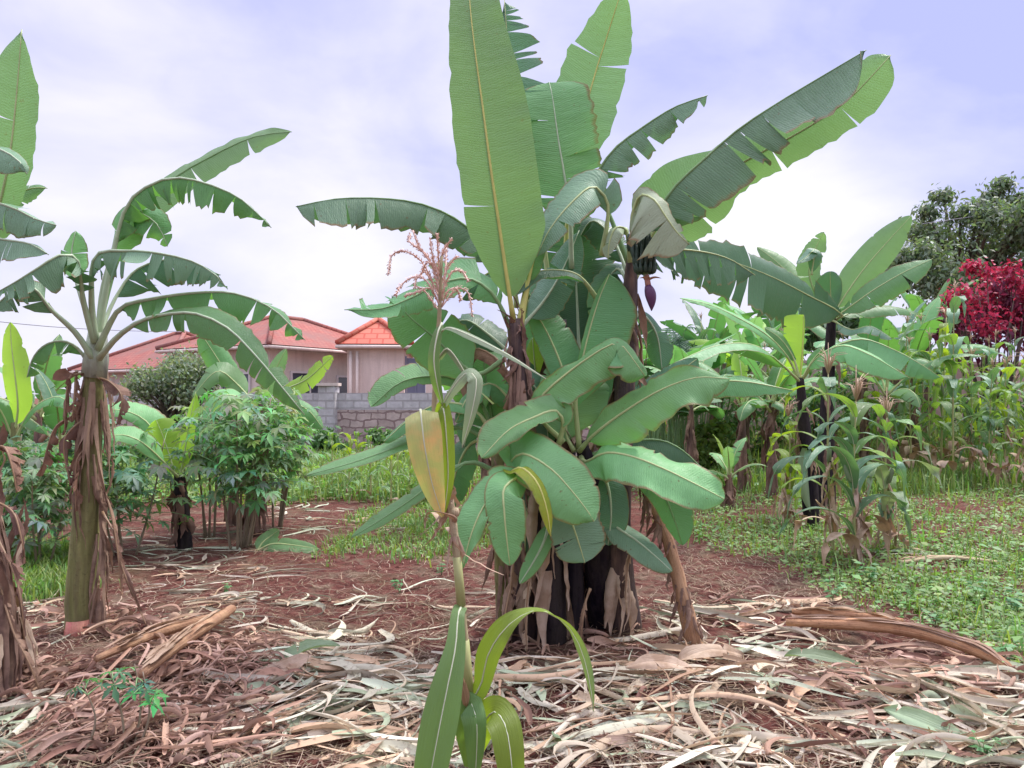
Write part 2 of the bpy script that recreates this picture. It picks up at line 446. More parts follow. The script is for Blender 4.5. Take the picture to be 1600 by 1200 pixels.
def leaf_mesh(pts, wl, wr, N=(0, 0, 1), fold=(0, 0), droop=(0.5, 0.5), t0=0.15, tears=(0, 0), amp=0.3,
              ripple=0.012, slant=0.18, gap=0.04, prof=None, seed=0, nv=5, ns=44, rag=0.035):
    """lamina with its two halves hung from the midrib curve; torn into strips like a real banana leaf"""
    r = random.Random(seed)
    n = 80
    cv = spline(pts, n)
    tg = np.gradient(cv, axis=0); tg /= np.maximum(1e-9, np.linalg.norm(tg, axis=1))[:, None]
    length = float(np.sum(np.linalg.norm(np.diff(cv, axis=0), axis=1)))
    prof = prof or lprofile
    def at(t):
        x = min(1.0, max(0.0, t)) * (n - 1); i = min(n - 2, int(x)); f = x - i
        return Vector(cv[i] * (1 - f) + cv[i + 1] * f), Vector(tg[i] * (1 - f) + tg[i + 1] * f).normalized()
    mb = MB()
    ph = r.uniform(0, 6)
    for side in (0, 1):
        sg = -1 if side == 0 else 1
        W = (wl, wr)[side]; fo = (fold[0], fold[1])[side]; dr = (droop[0], droop[1])[side]
        k = tears[side]
        cuts = sorted(r.uniform(t0 + 0.05, 0.97) for _ in range(k))
        cc = []
        for c in cuts:
            if not cc or c - cc[-1] > 0.012: cc.append(c)
        b = [t0] + cc + [1.0]
        nib = [(r.uniform(t0 + .1, .98), r.uniform(.006, .020), r.uniform(.04, .22)) for _ in range(r.randint(0, 4))] if (nv >= 5 and not k) else []
        for si in range(len(b) - 1):
            ta, tb = b[si], b[si + 1]
            m = max(2, int(math.ceil((tb - ta) * (ns if k else (ns * 2 if nv >= 5 else ns)))))
            torn = k > 0
            da = r.gauss(0, 1) * amp if torn else 0.0
            dsl = r.gauss(0, 1) * amp * 0.35 if torn else 0.0
            ln = 1 - abs(r.gauss(0, 1)) * min(0.5, amp) * 0.22 if torn else 1.0
            vs0 = r.choice([0.0, 0.0, 0.15, 0.35]) if torn else 0.0
            tm = (ta + tb) / 2
            rows = []
            for i in range(m + 1):
                t = ta + (tb - ta) * i / m
                s = (t - t0) / (1 - t0)
                w_ = W * prof(min(1, max(0, s))) * ln
                for (nt_, nw, nd) in nib:
                    if abs(t - nt_) < nw: w_ *= 1 - nd * (1 - (abs(t - nt_) / nw) ** 2)
                rg = 1 + (r.gauss(0, rag) if torn else 0)
                row = []
                pos = None
                for j in range(nv + 1):
                    v = j / nv
                    te = t + (tm - t) * gap * (v ** 1.5) * (2.0 if torn else 0.0)
                    c0, T = at(te)
                    Nn = lerpN(N, te)
                    S = T.cross(Nn)
                    S = S.normalized() if S.length > 1e-6 else Vector((1, 0, 0))
                    U = S.cross(T).normalized()
                    a = fo + da * max(0.0, v - vs0) - dr * v
                    d = (S * sg) * math.cos(a) + U * math.sin(a)
                    if j == 0: acc = Vector((0, 0, 0))
                    else: acc = acc + d * (w_ / nv)
                    sl = (slant + dsl) * w_ * v ** 1.3
                    rp = ripple * (v ** 2) * (1.6 * mnoise.noise(Vector((te * length * 4.0, side * 9.3 + seed * 1.7, v * .6))) + 0.7 * mnoise.noise(Vector((te * length * 10.0, side * 5.1 + seed * 2.3, v)))) 
                    pnt = c0 + acc * (rg if j == nv else 1) + T * sl + U * rp
                    row.append(mb.vert(pnt, (t * length, sg * v)))
                rows.append(row)
            for i in range(m):
                for j in range(nv):
                    q = (rows[i][j], rows[i][j + 1], rows[i + 1][j + 1], rows[i + 1][j])
                    mb.face(q if side == 0 else q[::-1])
    return mb, cv

def leaf(plant, mat, pts, wl, wr=None, rib='rib_pale', rr=0.016, rt=0.0025, name='leaf', label=None, petiole=None, **kw):
    wr = wl if wr is None else wr
    mb, cv = leaf_mesh(pts, wl, wr, **kw)
    o = mb.build(name, M[mat], plant)
    if label: o['label'] = label
    t0 = kw.get('t0', 0.15)
    mr = MB()
    k = 18
    idx = np.linspace(0, len(cv) - 1, k).astype(int)
    rad = []
    for q in range(k):
        t = q / (k - 1)
        rad.append(rr * 1.15 + (rr * 0.8 - rr * 1.15) * t / t0 if t < t0 else rr * 0.8 + (rt - rr * 0.8) * ((t - t0) / (1 - t0)) ** 0.6)
    mr.tube([Vector(cv[i]) for i in idx], rad, 6, 0)
    mr.build('midrib', M[rib], o)
    return o

SEED = [100]
def nxt():
    SEED[0] += 1
    return SEED[0]

def pl(plant, mat, pix, wl, wr=None, N=(0, -1, 0.25), **kw):
    """leaf from points (px, py, metres away); widths in photo pixels at that distance"""
    pts = [P(*q) for q in pix]
    d = sum(q[2] for q in pix) / len(pix)
    wr = wl if wr is None else wr
    kw.setdefault('seed', nxt())
    return leaf(plant, mat, pts, wl * d / F, wr * d / F, N=N, **kw)

def stem(plant, pts, rad, mat, name='pseudostem', n=14, lump=0.035, ns=26, seed=1):
    cv = spline(pts, ns)
    ts = np.linspace(0, 1, ns)
    rd = np.interp(ts, np.linspace(0, 1, len(rad)), rad)
    mb = MB()
    mb.tube([Vector(p) for p in cv], list(rd), n, 0, True, lump, seed)
    return mb.build(name, M[mat], plant)

def sheaths(plant, pts, rad, n, mat, name='dry_sheath', lmin=0.25, lmax=0.7, wid=0.06, out=0.04, seed=0, t_lo=0.1, t_hi=1.0, up=0.15):
    """dry leaf sheaths peeling off and hanging along a stem"""
    r = random.Random(seed)
    cv = spline(pts, 60)
    mb = MB()
    for i in range(n):
        t = r.uniform(t_lo, t_hi); k = int(t * 59)
        base = Vector(cv[k]); rr = float(np.interp(t, np.linspace(0, 1, len(rad)), rad))
        a = r.uniform(0, 2 * math.pi)
        R = Vector((math.cos(a), math.sin(a), 0)); Tt = Vector((-math.sin(a), math.cos(a), 0))
        Ln = r.uniform(lmin, lmax); W = wid * r.uniform(0.45, 1.3)
        hang = r.random() > up
        m = 11; o = out * r.uniform(0.1, 1.6); tw = r.gauss(0, 1.7); cu = r.uniform(0.3, 1.9); sw = r.gauss(0, 0.07)
        rows = []
        for q in range(m + 1):
            f = q / m
            z = -Ln * f if hang else Ln * (f * 0.5)
            p = base + Vector((0, 0, z)) + R * (rr * 1.03 + o * math.sin(f * 2.4) + 0.02 * r.random() * f) + Tt * (sw * f * f)
            if p.z < 0.03: p.z = 0.03 + 0.02 * r.random(); p += R * (f * 0.06)
            wv = W * (0.75 + .25 * math.sin(f * 3)) * (1 - 0.85 * f ** 2) * r.uniform(0.75, 1.2)
            ang = tw * f
            D = Tt * math.cos(ang) + R * math.sin(ang); D2 = R * math.cos(ang) - Tt * math.sin(ang)
            row = []
            for j in range(4):
                v = j / 3 * 2 - 1
                row.append(mb.vert(p + D * (v * wv) - D2 * (cu * wv * v * v * 0.6), (f * Ln, v)))
            rows.append(row)
        for q in range(m):
            for j in range(3):
                mb.face((rows[q][j], rows[q][j + 1], rows[q + 1][j + 1], rows[q + 1][j]))
    return mb.build(name, M[mat], plant)

def ribbon(mb, pts, W, up=(0, 0, 1), cu=0.5, tw=0.0, taper=1.4, col=None, m=10, r=rng, base=0.6):
    cv = spline(pts, m + 1)
    tg = np.gradient(cv, axis=0)
    rows = []
    L = 0
    for q in range(m + 1):
        f = q / m
        T = Vector(tg[q]).normalized()
        S = T.cross(Vector(up)); S = S.normalized() if S.length > 1e-5 else Vector((1, 0, 0))
        U = S.cross(T)
        a = tw * f
        D = S * math.cos(a) + U * math.sin(a); D2 = U * math.cos(a) - S * math.sin(a)
        w_ = W * min(1, base + f * 3) * max(0.02, 1 - f ** taper)
        p = Vector(cv[q])
        if q: L += (p - Vector(cv[q - 1])).length
        rows.append([mb.vert(p + D * (v * w_) + D2 * (cu * w_ * v * v), (L, v), col) for v in (-1, -0.4, 0.4, 1)])
    for q in range(m):
        for j in range(3):
            mb.face((rows[q][j], rows[q][j + 1], rows[q + 1][j + 1], rows[q + 1][j]))

def banana(name, label, loc, H, r0, nleaf, LL, LW, seed, mats=('leaf_green',), group=None, smat='stem_brown', spread=1.0,
           rib='rib_pale', az0=None, torn=(4, 9), lean=0.0, skirt=10, emin=25, emax=82, young=None):
    r = random.Random(seed)
    loc = Vector(loc)
    t = thing(name, label, 'banana plant', loc, group)
    top = loc + Vector((lean * H, 0, H))
    mid = loc + Vector((lean * H * 0.35, 0, H * 0.5))
    stem(t, [loc - Vector((0, 0, .05)), mid, top], [r0 * 1.15, r0, r0 * 0.8, r0 * 0.42], smat, seed=seed, ns=16, n=10)
    if skirt: sheaths(t, [loc, mid, top], [r0 * 1.1, r0, r0 * .5], skirt, 'dry_brown', seed=seed, wid=r0 * 0.7, lmin=H * .15, lmax=H * .4, t_lo=.3, t_hi=.98, out=r0 * .6)
    a = az0 if az0 is not None else r.uniform(0, 6.28)
    for i in range(nleaf):
        f = (i + 0.5) / nleaf
        el = math.radians(emin + (emax - emin) * (f ** 0.9)) + r.gauss(0, 0.06)
        a += 2.4 + r.gauss(0, 0.3)
        ln = LL * r.uniform(0.8, 1.1) * (0.8 + 0.2 * math.sin(f * 3.1))
        D = Vector((math.cos(a), math.sin(a), 0))
        curl = spread * (1.25 - 0.9 * f)
        pts = []; p = top - Vector((0, 0, r0 * 2 * (1 - f))) ; e_ = el
        pts.append(p.copy())
        for q in range(6):
            st_ = ln / 6
            p = p + (D * math.cos(e_) + Vector((0, 0, 1)) * math.sin(e_)) * st_
            pts.append(p.copy()); e_ -= curl * 0.26 * (0.4 + q * 0.28)
        mt = mats[i % len(mats)]
        if young and i == nleaf - 1: mt = young
        nt_ = r.randint(*torn) if torn[1] else 0
        lo = f < 0.6
        leaf(t, mt, pts, LW * r.uniform(.85, 1.1), rib=rib, rr=r0 * 0.22 + 0.006, N=-D * 0.05 + Vector((0, 0, 1)) - D * math.sin(el) , fold=(r.uniform(-.3, .35), r.uniform(-.3, .35)),
             droop=(r.uniform(.3, 1.0), r.uniform(.3, 1.0)), t0=0.16, tears=(nt_, r.randint(*torn) if torn[1] else 0), amp=0.28, seed=seed * 31 + i, ns=28, nv=4)
    return t

def palmate(mb, c, D, U, size, n, col, r, droop=0.3):
    """one cassava leaf: n leaflets spread round the end of the petiole"""
    S = D.cross(U).normalized()
    for k in range(n):
        a = math.radians(-115 + 230 * k / (n - 1)) + r.gauss(0, .06)
        ln = size * (1.0 - 0.35 * abs(k / (n - 1) * 2 - 1)) * r.uniform(.85, 1.1)
        d = D * math.cos(a) + S * math.sin(a)
        s2 = d.cross(U).normalized()
        w_ = ln * 0.17
        dz = -droop * ln
        cc = tuple(x * r.uniform(.85, 1.15) for x in col)
        ids = [mb.vert(c, (0, 0), cc)]
        p1 = c + d * ln * .55 + U * (dz * .2); p2 = c + d * ln + U * dz
        a1 = mb.vert(p1 + s2 * w_ + U * w_ * .4, (.5, 1), cc); m1 = mb.vert(p1, (.5, 0), cc); b1 = mb.vert(p1 - s2 * w_ + U * w_ * .4, (.5, -1), cc)
        tp = mb.vert(p2, (1, 0), cc)
        mb.face((ids[0], m1, a1)); mb.face((ids[0], b1, m1)); mb.face((a1, m1, tp)); mb.face((m1, b1, tp))

def cassava(name, label, loc, H, nst, nl, size, seed, group=None, col=(0.075, 0.19, 0.10), wide=0.5, lo=0.35, nleaflet=(5, 7)):
    r = random.Random(seed); loc = Vector(loc)
    t = thing(name, label, 'cassava plant', loc, group)
    fo = MB(); pe = MB()
    for s in range(nst):
        a = r.uniform(0, 6.28); sp_ = wide * r.uniform(.2, .7) if nst > 1 else 0.05
        b = loc + Vector((math.cos(a), math.sin(a), 0)) * sp_ * 0.25
        tp = loc + Vector((math.cos(a) * sp_, math.sin(a) * sp_, H * r.uniform(.85, 1.0)))
        ctl = [b - Vector((0, 0, .04)), b.lerp(tp, .45) + Vector((r.gauss(0, .03), r.gauss(0, .03), 0)), tp]
        cv = spline(ctl, 14)
        st = MB(); st.tube([Vector(q) for q in cv], list(np.linspace(.014, .005, 14) * (H / 1.3) ** .5), 6)
        st.build('stem', M['twig'], t)
        for i in range(nl):
            f = r.uniform(lo, 1.0) ** 0.8
            p = Vector(cv[min(13, int(f * 13))])
            az = r.uniform(0, 6.28); e_ = r.uniform(-.3, .9)
            D = Vector((math.cos(az), math.sin(az), 0))
            ln = wide * r.uniform(.3, .75) * (1.15 - .5 * f)
            q = p + D * ln * math.cos(e_) + Vector((0, 0, ln * math.sin(e_)))
            pe.tube([p, p.lerp(q, .6) + Vector((0, 0, ln * .06)), q], [.004, .003, .002], 4, 0, False)
            U = (Vector((0, 0, 1)) + D * r.uniform(.0, .9) + Vector((r.gauss(0, .25), r.gauss(0, .25), 0))).normalized()
            Dd = (D - U * D.dot(U)).normalized()
            cl = tuple(c * r.uniform(.7, 1.35) for c in col)
            palmate(fo, q, Dd, U, size * r.uniform(.7, 1.15), r.choice(nleaflet), cl, r, r.uniform(.1, .5))
    pe.build('leaf_stalk', M['rib_green'], t)
    fo.build('foliage', M['foliage'], t)
    return t

def corn_parts(t, base, H, nleaf, seed, mats, lw=0.038, ll=0.75, tassel=True, dry=2, lean=0.03, tmat='tassel_dry', smat='corn_stalk', ear=True, tn=9, tsz=1.0, skirt=0):
    r = random.Random(seed); base = Vector(base)
    la = r.uniform(0, 6.28)
    tp = base + Vector((math.cos(la) * lean * H, math.sin(la) * lean * H, H))
    cv = spline([base - Vector((0, 0, .05)), base.lerp(tp, .5) + Vector((r.gauss(0, .02), r.gauss(0, .02), 0)), tp], 20)
    mb = MB(); mb.tube([Vector(p) for p in cv], list(np.linspace(.016, .006, 20)), 7)
    mb.build('stalk', M[smat], t)
    a = r.uniform(0, 6.28)
    for i in range(nleaf):
        f = 0.12 + 0.8 * i / max(1, nleaf - 1)
        p = Vector(cv[int(f * 19)])
        a += math.pi + r.gauss(0, .45)
        D = Vector((math.cos(a), math.sin(a), 0)); S = Vector((-D.y, D.x, 0))
        ln = ll * r.uniform(.75, 1.1) * (1 - .35 * abs(f - .5) * 2)
        e_ = math.radians(r.uniform(50, 75)); pts = [p]; q = p.copy()
        isdry = i < dry
        cu = r.uniform(.42, .66) * (1.4 if isdry else 1)
        for s in range(6):
            q = q + (D * math.cos(e_) + Vector((0, 0, math.sin(e_)))) * ln / 6 + S * r.gauss(0, .01)
            if q.z < base.z + .02: q.z = base.z + .02
            pts.append(q.copy()); e_ -= cu
            e_ = max(e_, -1.45)
        mt = 'dry_leaf' if isdry else r.choice(mats)
        m_, cvv = leaf_mesh(pts, lw * r.uniform(.8, 1.2), lw * r.uniform(.8, 1.2), N=Vector((0, 0, 1)) - D * .8, fold=(.25, .25), droop=(.25, .25), t0=0.02, ripple=.008,
                            slant=.3, prof=lambda s: min(1, .45 + s * 4) * max(0.02, 1 - s ** 1.9), seed=seed * 17 + i, nv=2, ns=22)
        lo_ = m_.build('leaf', M[mt], t)
        if not isdry:
            mr = MB(); mr.tube([Vector(cvv[k]) for k in range(0, 80, 8)], list(np.linspace(.004, .001, 10)), 4, 0, False); mr.build('midrib', M['corn_rib'], lo_)
    if tassel:
        tb = MB()
        tip = Vector(cv[-1])
        for k in range(tn):
            az = r.uniform(0, 6.28); D = Vector((math.cos(az), math.sin(az), 0)); ln = r.uniform(.12, .22) * tsz
            sp_ = 0 if k == 0 else r.uniform(.3, .9)
            tb.tube([tip, tip + Vector((0, 0, ln * .6)) + D * ln * .3 * sp_, tip + Vector((0, 0, ln * (1 - sp_ * .5))) + D * ln * .8 * sp_], [.004, .005, .002], 4, 0, True, .4, k)
        tb.build('tassel', M[tmat], t)
    if skirt: sheaths(t, [base, base.lerp(tp, .55)], [.02, .018], skirt, 'dry_leaf', seed=seed, lmin=.15, lmax=.45, wid=.028, out=.06, t_lo=.15)
    if ear:
        p = Vector(cv[10]); D = Vector((math.cos(a), math.sin(a), 0))
        eb = MB(); q = p + D * .045 + Vector((0, 0, .03))
        eb.tube([p, q, q + D * .03 + Vector((0, 0, .09)), q + D * .045 + Vector((0, 0, .17))], [.008, .022, .020, .004], 8)
        eb.build('ear', M['corn_pale'], t)

def maize(name, label, loc, H, nleaf, seed, mats=('corn_leaf', 'corn_bright'), group=None, **kw):
    t = thing(name, label, 'maize plant', loc, group)
    corn_parts(t, loc, H, nleaf, seed, mats, **kw)
    return t

def leafcloud(centres, n, size, col, seed, colvar=.35, flat=.5, asp=.45):
    """crown foliage: n small leaf blades gathered in clumps"""
    r = random.Random(seed)
    mb = MB()
    for i in range(n):
        c, R = r.choice(centres)
        while True:
            q = Vector((r.uniform(-1, 1), r.uniform(-1, 1), r.uniform(-1, 1)))
            if q.length <= 1: break
        q = Vector((r.gauss(0, .52), r.gauss(0, .52), r.gauss(0, .5)))
        p = Vector(c) + Vector((q.x * R, q.y * R, q.z * R * .8))
        U = (q.normalized() * (1 - flat) + Vector((0, 0, flat)) + Vector((r.gauss(0, .5), r.gauss(0, .5), r.gauss(0, .5)))).normalized()
        D = U.orthogonal().normalized(); D = (D * math.cos(i) + U.cross(D) * math.sin(i))
        D = (D - Vector((0, 0, .5))).normalized(); S = D.cross(U)
        S = S.normalized() if S.length > 1e-4 else Vector((1, 0, 0))
        s = size * r.uniform(.6, 1.3); k = r.uniform(1 - colvar, 1 + colvar)
        cc = (col[0] * k * r.uniform(.85, 1.2), col[1] * k, col[2] * k * r.uniform(.85, 1.15))
        a = mb.vert(p, (0, 0), cc); b = mb.vert(p + D * s * .5 + S * s * asp * .5 , (0, 0), cc)
        c_ = mb.vert(p + D * s - U * s * .15, (0, 0), cc); d = mb.vert(p + D * s * .5 - S * s * asp * .5, (0, 0), cc)
        mb.face((a, b, c_, d))
    return mb

def deadleaf(plant, mat, pix, wl, wr=None, seed=0, name='dead_leaf', n=9, label=None, N=(0, -.8, .6), **kw):
    """withered banana leaf: lamina split into many hanging shreds"""
    return pl(plant, mat, pix, wl, wr, N=N, seed=seed, name=name, rib='rib_brown', rr=.010, t0=.06, tears=(n, n), amp=1.0, ripple=.05, rag=.12,
              fold=(-.5, -.6), droop=(1.0, 1.3), slant=.8, gap=.12, nv=6, label=label, **kw)
# ------------------------------------------------------------------ setting: ground
def axis(lo, hi, step, far, grow=1.35):
    a = list(np.arange(lo, hi + 1e-6, step))
    s = step; x = hi
    while x < far:
        s *= grow; x += s; a.append(x)
    s = step; x = lo
    while x > -far:
        s *= grow; x -= s; a.insert(0, x)
    return a
GX = axis(-5.0, 6.0, 0.06, 500); GY = axis(1.6, 10.0, 0.06, 600)
mb = MB()
for y in GY:
    for x in GX:
        z = gh(x, y)
        if 1 < y < 11 and abs(x) < 7: z += 0.012 * mnoise.noise(Vector((x * 9, y * 9, 4.0))) + 0.008 * mnoise.noise(Vector((x * 19, y * 19, 9.0)))
        mb.vert((x, y, z))
nx = len(GX)
for j in range(len(GY) - 1):
    for i in range(nx - 1):
        a = j * nx + i
        mb.face((a, a + 1, a + nx + 1, a + nx))
k = Nodes('red_soil')
obj = k.n("ShaderNodeTexCoord").outputs["Object"]
n1 = k.noise(obj, 1.3, 5, 0.6); n2 = k.noise(obj, 14, 5, 0.65); n3 = k.noise(obj, 90, 4, 0.7); n4 = k.noise(obj, 3.5, 4, 0.6, 0.5)
col = k.mix(k.rng(n2, .35, .65), (0.095, 0.033, 0.028), (0.21, 0.080, 0.062))
col = k.mix(k.rng(n4, .50, .64, 0, .75), col, k.mix(n3, (0.14, 0.10, 0.065), (0.30, 0.23, 0.16)))
col = k.mix(k.rng(n3, .55, .75, 0, .7), col, (0.30, 0.19, 0.14))
col = k.mix(k.rng(n1, .55, .72, 0, .5), col, (0.14, 0.12, 0.06))
M['red_soil'] = k.end(k.pri(col, .95, .1, k.math('ADD', n3, k.math('MULTIPLY', n2, 1.5)), .9, .03))
tag(mb.build('ground', M['red_soil']), kind='structure')

# ------------------------------------------------------------------ houses
def plaster(name, a, b):
    k = Nodes(name)
    obj = k.n("ShaderNodeTexCoord").outputs["Object"]
    n = k.noise(obj, 1.1, 5, .6, .4); f = k.noise(obj, 22, 4, .6)
    c = k.mix(k.rng(n, .35, .65), a, b)
    sk = k.noise(k.scale(obj, (3.5, 3.5, .35)), 1.0, 4, .6)
    c = k.mix(k.rng(sk, .5, .7, 0, .45), c, tuple(x * .62 for x in a))
    c = k.mix(k.rng(f, .5, .8, 0, .35), c, tuple(x * .7 for x in a))
    M[name] = k.end(k.pri(c, .9, .15, f, .3, .01))
plaster('plaster_grey', (0.58, 0.52, 0.46), (0.70, 0.63, 0.56))
plaster('plaster_pink', (0.66, 0.53, 0.46), (0.76, 0.63, 0.56))
plaster('trim_cream', (0.62, 0.52, 0.45), (0.70, 0.60, 0.54))
k = Nodes('roof_tile')
uv = k.n("ShaderNodeUVMap").outputs[0]
obj = k.n("ShaderNodeTexCoord").outputs["Object"]
br = k.n("ShaderNodeTexBrick"); k.put(br.inputs["Vector"], uv)
br.inputs["Scale"].default_value = 1.0; br.inputs["Brick Width"].default_value = .22; br.inputs["Row Height"].default_value = .2
br.inputs["Mortar Size"].default_value = .02; br.inputs["Bias"].default_value = 0.0
br.inputs["Color1"].default_value = (0.30, 0.115, 0.09, 1); br.inputs["Color2"].default_value = (0.38, 0.155, 0.115, 1); br.inputs["Mortar"].default_value = (0.27, 0.07, 0.065, 1)
c = k.mix(k.rng(k.noise(obj, .7, 4, .6), .4, .62), br.outputs[0], (0.25, 0.13, 0.11))
M['roof_tile'] = k.end(k.pri(c, .8, .2, br.outputs["Fac"], -.5, .03))
k = Nodes('roof_orange')
uv = k.n("ShaderNodeUVMap").outputs[0]
br = k.n("ShaderNodeTexBrick"); k.put(br.inputs["Vector"], uv)
br.inputs["Scale"].default_value = 1.0; br.inputs["Brick Width"].default_value = .4; br.inputs["Row Height"].default_value = .3
br.inputs["Mortar Size"].default_value = .03
br.inputs["Color1"].default_value = (0.46, 0.14, 0.09, 1); br.inputs["Color2"].default_value = (0.52, 0.18, 0.12, 1); br.inputs["Mortar"].default_value = (0.42, 0.08, 0.05, 1)
M['roof_orange'] = k.end(k.pri(br.outputs[0], .7, .3, br.outputs["Fac"], -.5, .03))
k = Nodes('glass_dark'); M['glass_dark'] = k.end(k.pri((0.05, 0.06, 0.085), .12, .6))
k = Nodes('frame_white'); M['frame_white'] = k.end(k.pri((0.6, 0.57, 0.56), .5, .4))
k = Nodes('steel_blue'); M['steel_blue'] = k.end(k.pri((0.17, 0.18, 0.25), .5, .4))

def house(name, label, A, phi, Lr, Ll, eave, peak, wallm, roofm, over=.45, wins=(), pipes=(), extra=None):
    """rectangular hip-roofed house; A = the corner nearest the camera, r and l = its two wall directions"""
    A = Vector((A[0], A[1], 0)); A.z = gh(A.x, A.y)
    r = Vector((math.cos(phi), math.sin(phi), 0)); l = Vector((-math.sin(phi), math.cos(phi), 0)); Z = Vector((0, 0, 1))
    t = thing(name, label, 'house', A)
    h = eave - A.z
    mb = MB()
    def Q(a, b, z): return A + r * a + l * b + Z * z
    c = [(0, 0), (Lr, 0), (Lr, Ll), (0, Ll)]
    for i in range(4):
        p, q = c[i], c[(i + 1) % 4]
        mb.poly([Q(*p, -.6), Q(*q, -.6), Q(*q, h), Q(*p, h)])
    mb.build('wall', M[wallm], t, False)
    # hip roof
    rb = MB(); o = over; H = peak - eave
    e_ = [(-o, -o), (Lr + o, -o), (Lr + o, Ll + o), (-o, Ll + o)]
    if Lr >= Ll: rg = [(Ll / 2, Ll / 2), (Lr - Ll / 2, Ll / 2)]
    else: rg = [(Lr / 2, Lr / 2), (Lr / 2, Ll - Lr / 2)]
    E = [Q(*p, h + .12) for p in e_]; R1, R2 = Q(*rg[0], h + H), Q(*rg[1], h + H)
    def slope(pts, d):
        uvs = []
        up = None
        o0 = pts[0]; U = (pts[1] - pts[0]).normalized()
        nrm = U.cross(pts[-1] - pts[0]).normalized(); V = nrm.cross(U)
        for p in pts: uvs.append(((p - o0).dot(U), (p - o0).dot(V)))
        rb.poly(pts, 0, uvs)
    if Lr >= Ll:
        slope([E[0], E[1], R2, R1], 0); slope([E[1], E[2], R2], 0); slope([E[2], E[3], R1, R2], 0); slope([E[3], E[0], R1], 0)
    else:
        slope([E[0], E[1], R1], 0); slope([E[1], E[2], R2, R1], 0); slope([E[2], E[3], R2], 0); slope([E[3], E[0], R1, R2], 0)
    roof = rb.build('roof', M[roofm], t, False)
    rt = MB()
    for p, q in ((E[0], R1), (E[1], R1 if Lr < Ll else R2), (E[3], R2 if Lr < Ll else R1), (R1, R2)):
        rt.tube([p + Z * .03, q + Z * .03], .09, 6)
    rt.build('ridge_tiles', M[roofm], roof)
    fb = MB()
    for i in range(4):
        p, q = E[i], E[(i + 1) % 4]
        fb.tube([p - Z * .09, q - Z * .09],   .06, 6)
        a, b = e_[i], e_[(i + 1) % 4]
    fb.build('fascia', M['trim_cream'], t)
    sb = MB(); sb.poly([Q(*p, h + .02) for p in e_][::-1]); sb.build('soffit', M['trim_cream'], t, False)
    for (wall_, s, z, ww, hh) in wins:
        d, nrm, o0 = (r, -l, A) if wall_ == 'r' else (l, -r, A)
        cc = o0 + d * s + Z * z
        fr = MB()
        def bar(a0, a1, z0, z1, dep=.07):
            pts = [cc + d * a + Z * b + nrm * n_ for n_ in (0.0, dep) for a, b in ((a0, z0), (a1, z0), (a1, z1), (a0, z1))]
            ids = [fr.vert(p) for p in pts]
            for f in ((4, 5, 6, 7), (0, 1, 5, 4), (1, 2, 6, 5), (2, 3, 7, 6), (3, 0, 4, 7)): fr.face([ids[x] for x in f])
        bar(0, .07, 0, hh); bar(ww - .07, ww, 0, hh); bar(.07, ww - .07, 0, .07); bar(.07, ww - .07, hh - .07, hh); bar(ww * .62 - .025, ww * .62 + .025, .07, hh - .07, .065)
        bar(-.1, ww + .1, -.1, -.02, .14)
        f_ = fr.build('window', M['frame_white'], t, False)
        gb = MB(); gb.poly([cc + d * a + Z * b + nrm * .02 for a, b in ((0.05, .05), (ww - .05, .05), (ww - .05, hh - .05), (.05, hh - .05))])
        gb.build('pane', M['glass_dark'], f_, False)
    for (wall_, s) in pipes:
        d, nrm = (r, -l) if wall_ == 'r' else (l, -r)
        pb = MB(); b = A + d * s + nrm * .1
        pb.tube([b + Z * .1, b + Z * (h - .1)], .05, 8); pb.build('drainpipe', M['trim_cream'], t)
    return t

house('house', 'large grey house with long red tiled hip roof behind the block wall', (-8.2, 26), math.radians(60), 6.5, 5, 3.13, 4.55, 'plaster_grey', 'roof_tile', .45,
      wins=(('r', .9, 1.05, 1.5, 1.35), ('r', 3.2, .95, 1.1, 1.35), ('l', .9, 1.1, 1.5, 1.25)))
house('house', 'grey house wing with faded red roof behind the round bush', (-12.72, 28.58), math.radians(60), 5, 5.5, 2.45, 4.15, 'plaster_grey', 'roof_tile', .4,
      wins=(('l', 3.0, .75, 1.3, 1.2),))
house('house', 'small pink plastered house with bright orange roof above the block wall', (-5.15, 24), math.radians(4), 1.75, 5, 3.02, 4.0, 'plaster_pink', 'roof_orange', .28,
      pipes=(('r', .12), ('r', .32)))
gt = thing('steel_gate', 'blue grey steel gate beside the pink plastered house', 'gate', (-3.0, 24.3, 0))
b = MB(); b.box((-3.32, 24.28, 0), (-2.75, 24.33, 2.72)); b.build('panel', M['steel_blue'], gt, False)
b = MB()
for x in (-3.35, -3.05, -2.76): b.box((x - .025, 24.23, 0), (x + .025, 24.277, 2.78))
b.build('frame', M['steel_blue'], gt, False)
b = MB(); b.box((-2.72, 24.2, 0), (-2.35, 24.5, 2.75)); b.build('post', M['plaster_pink'], gt, False)

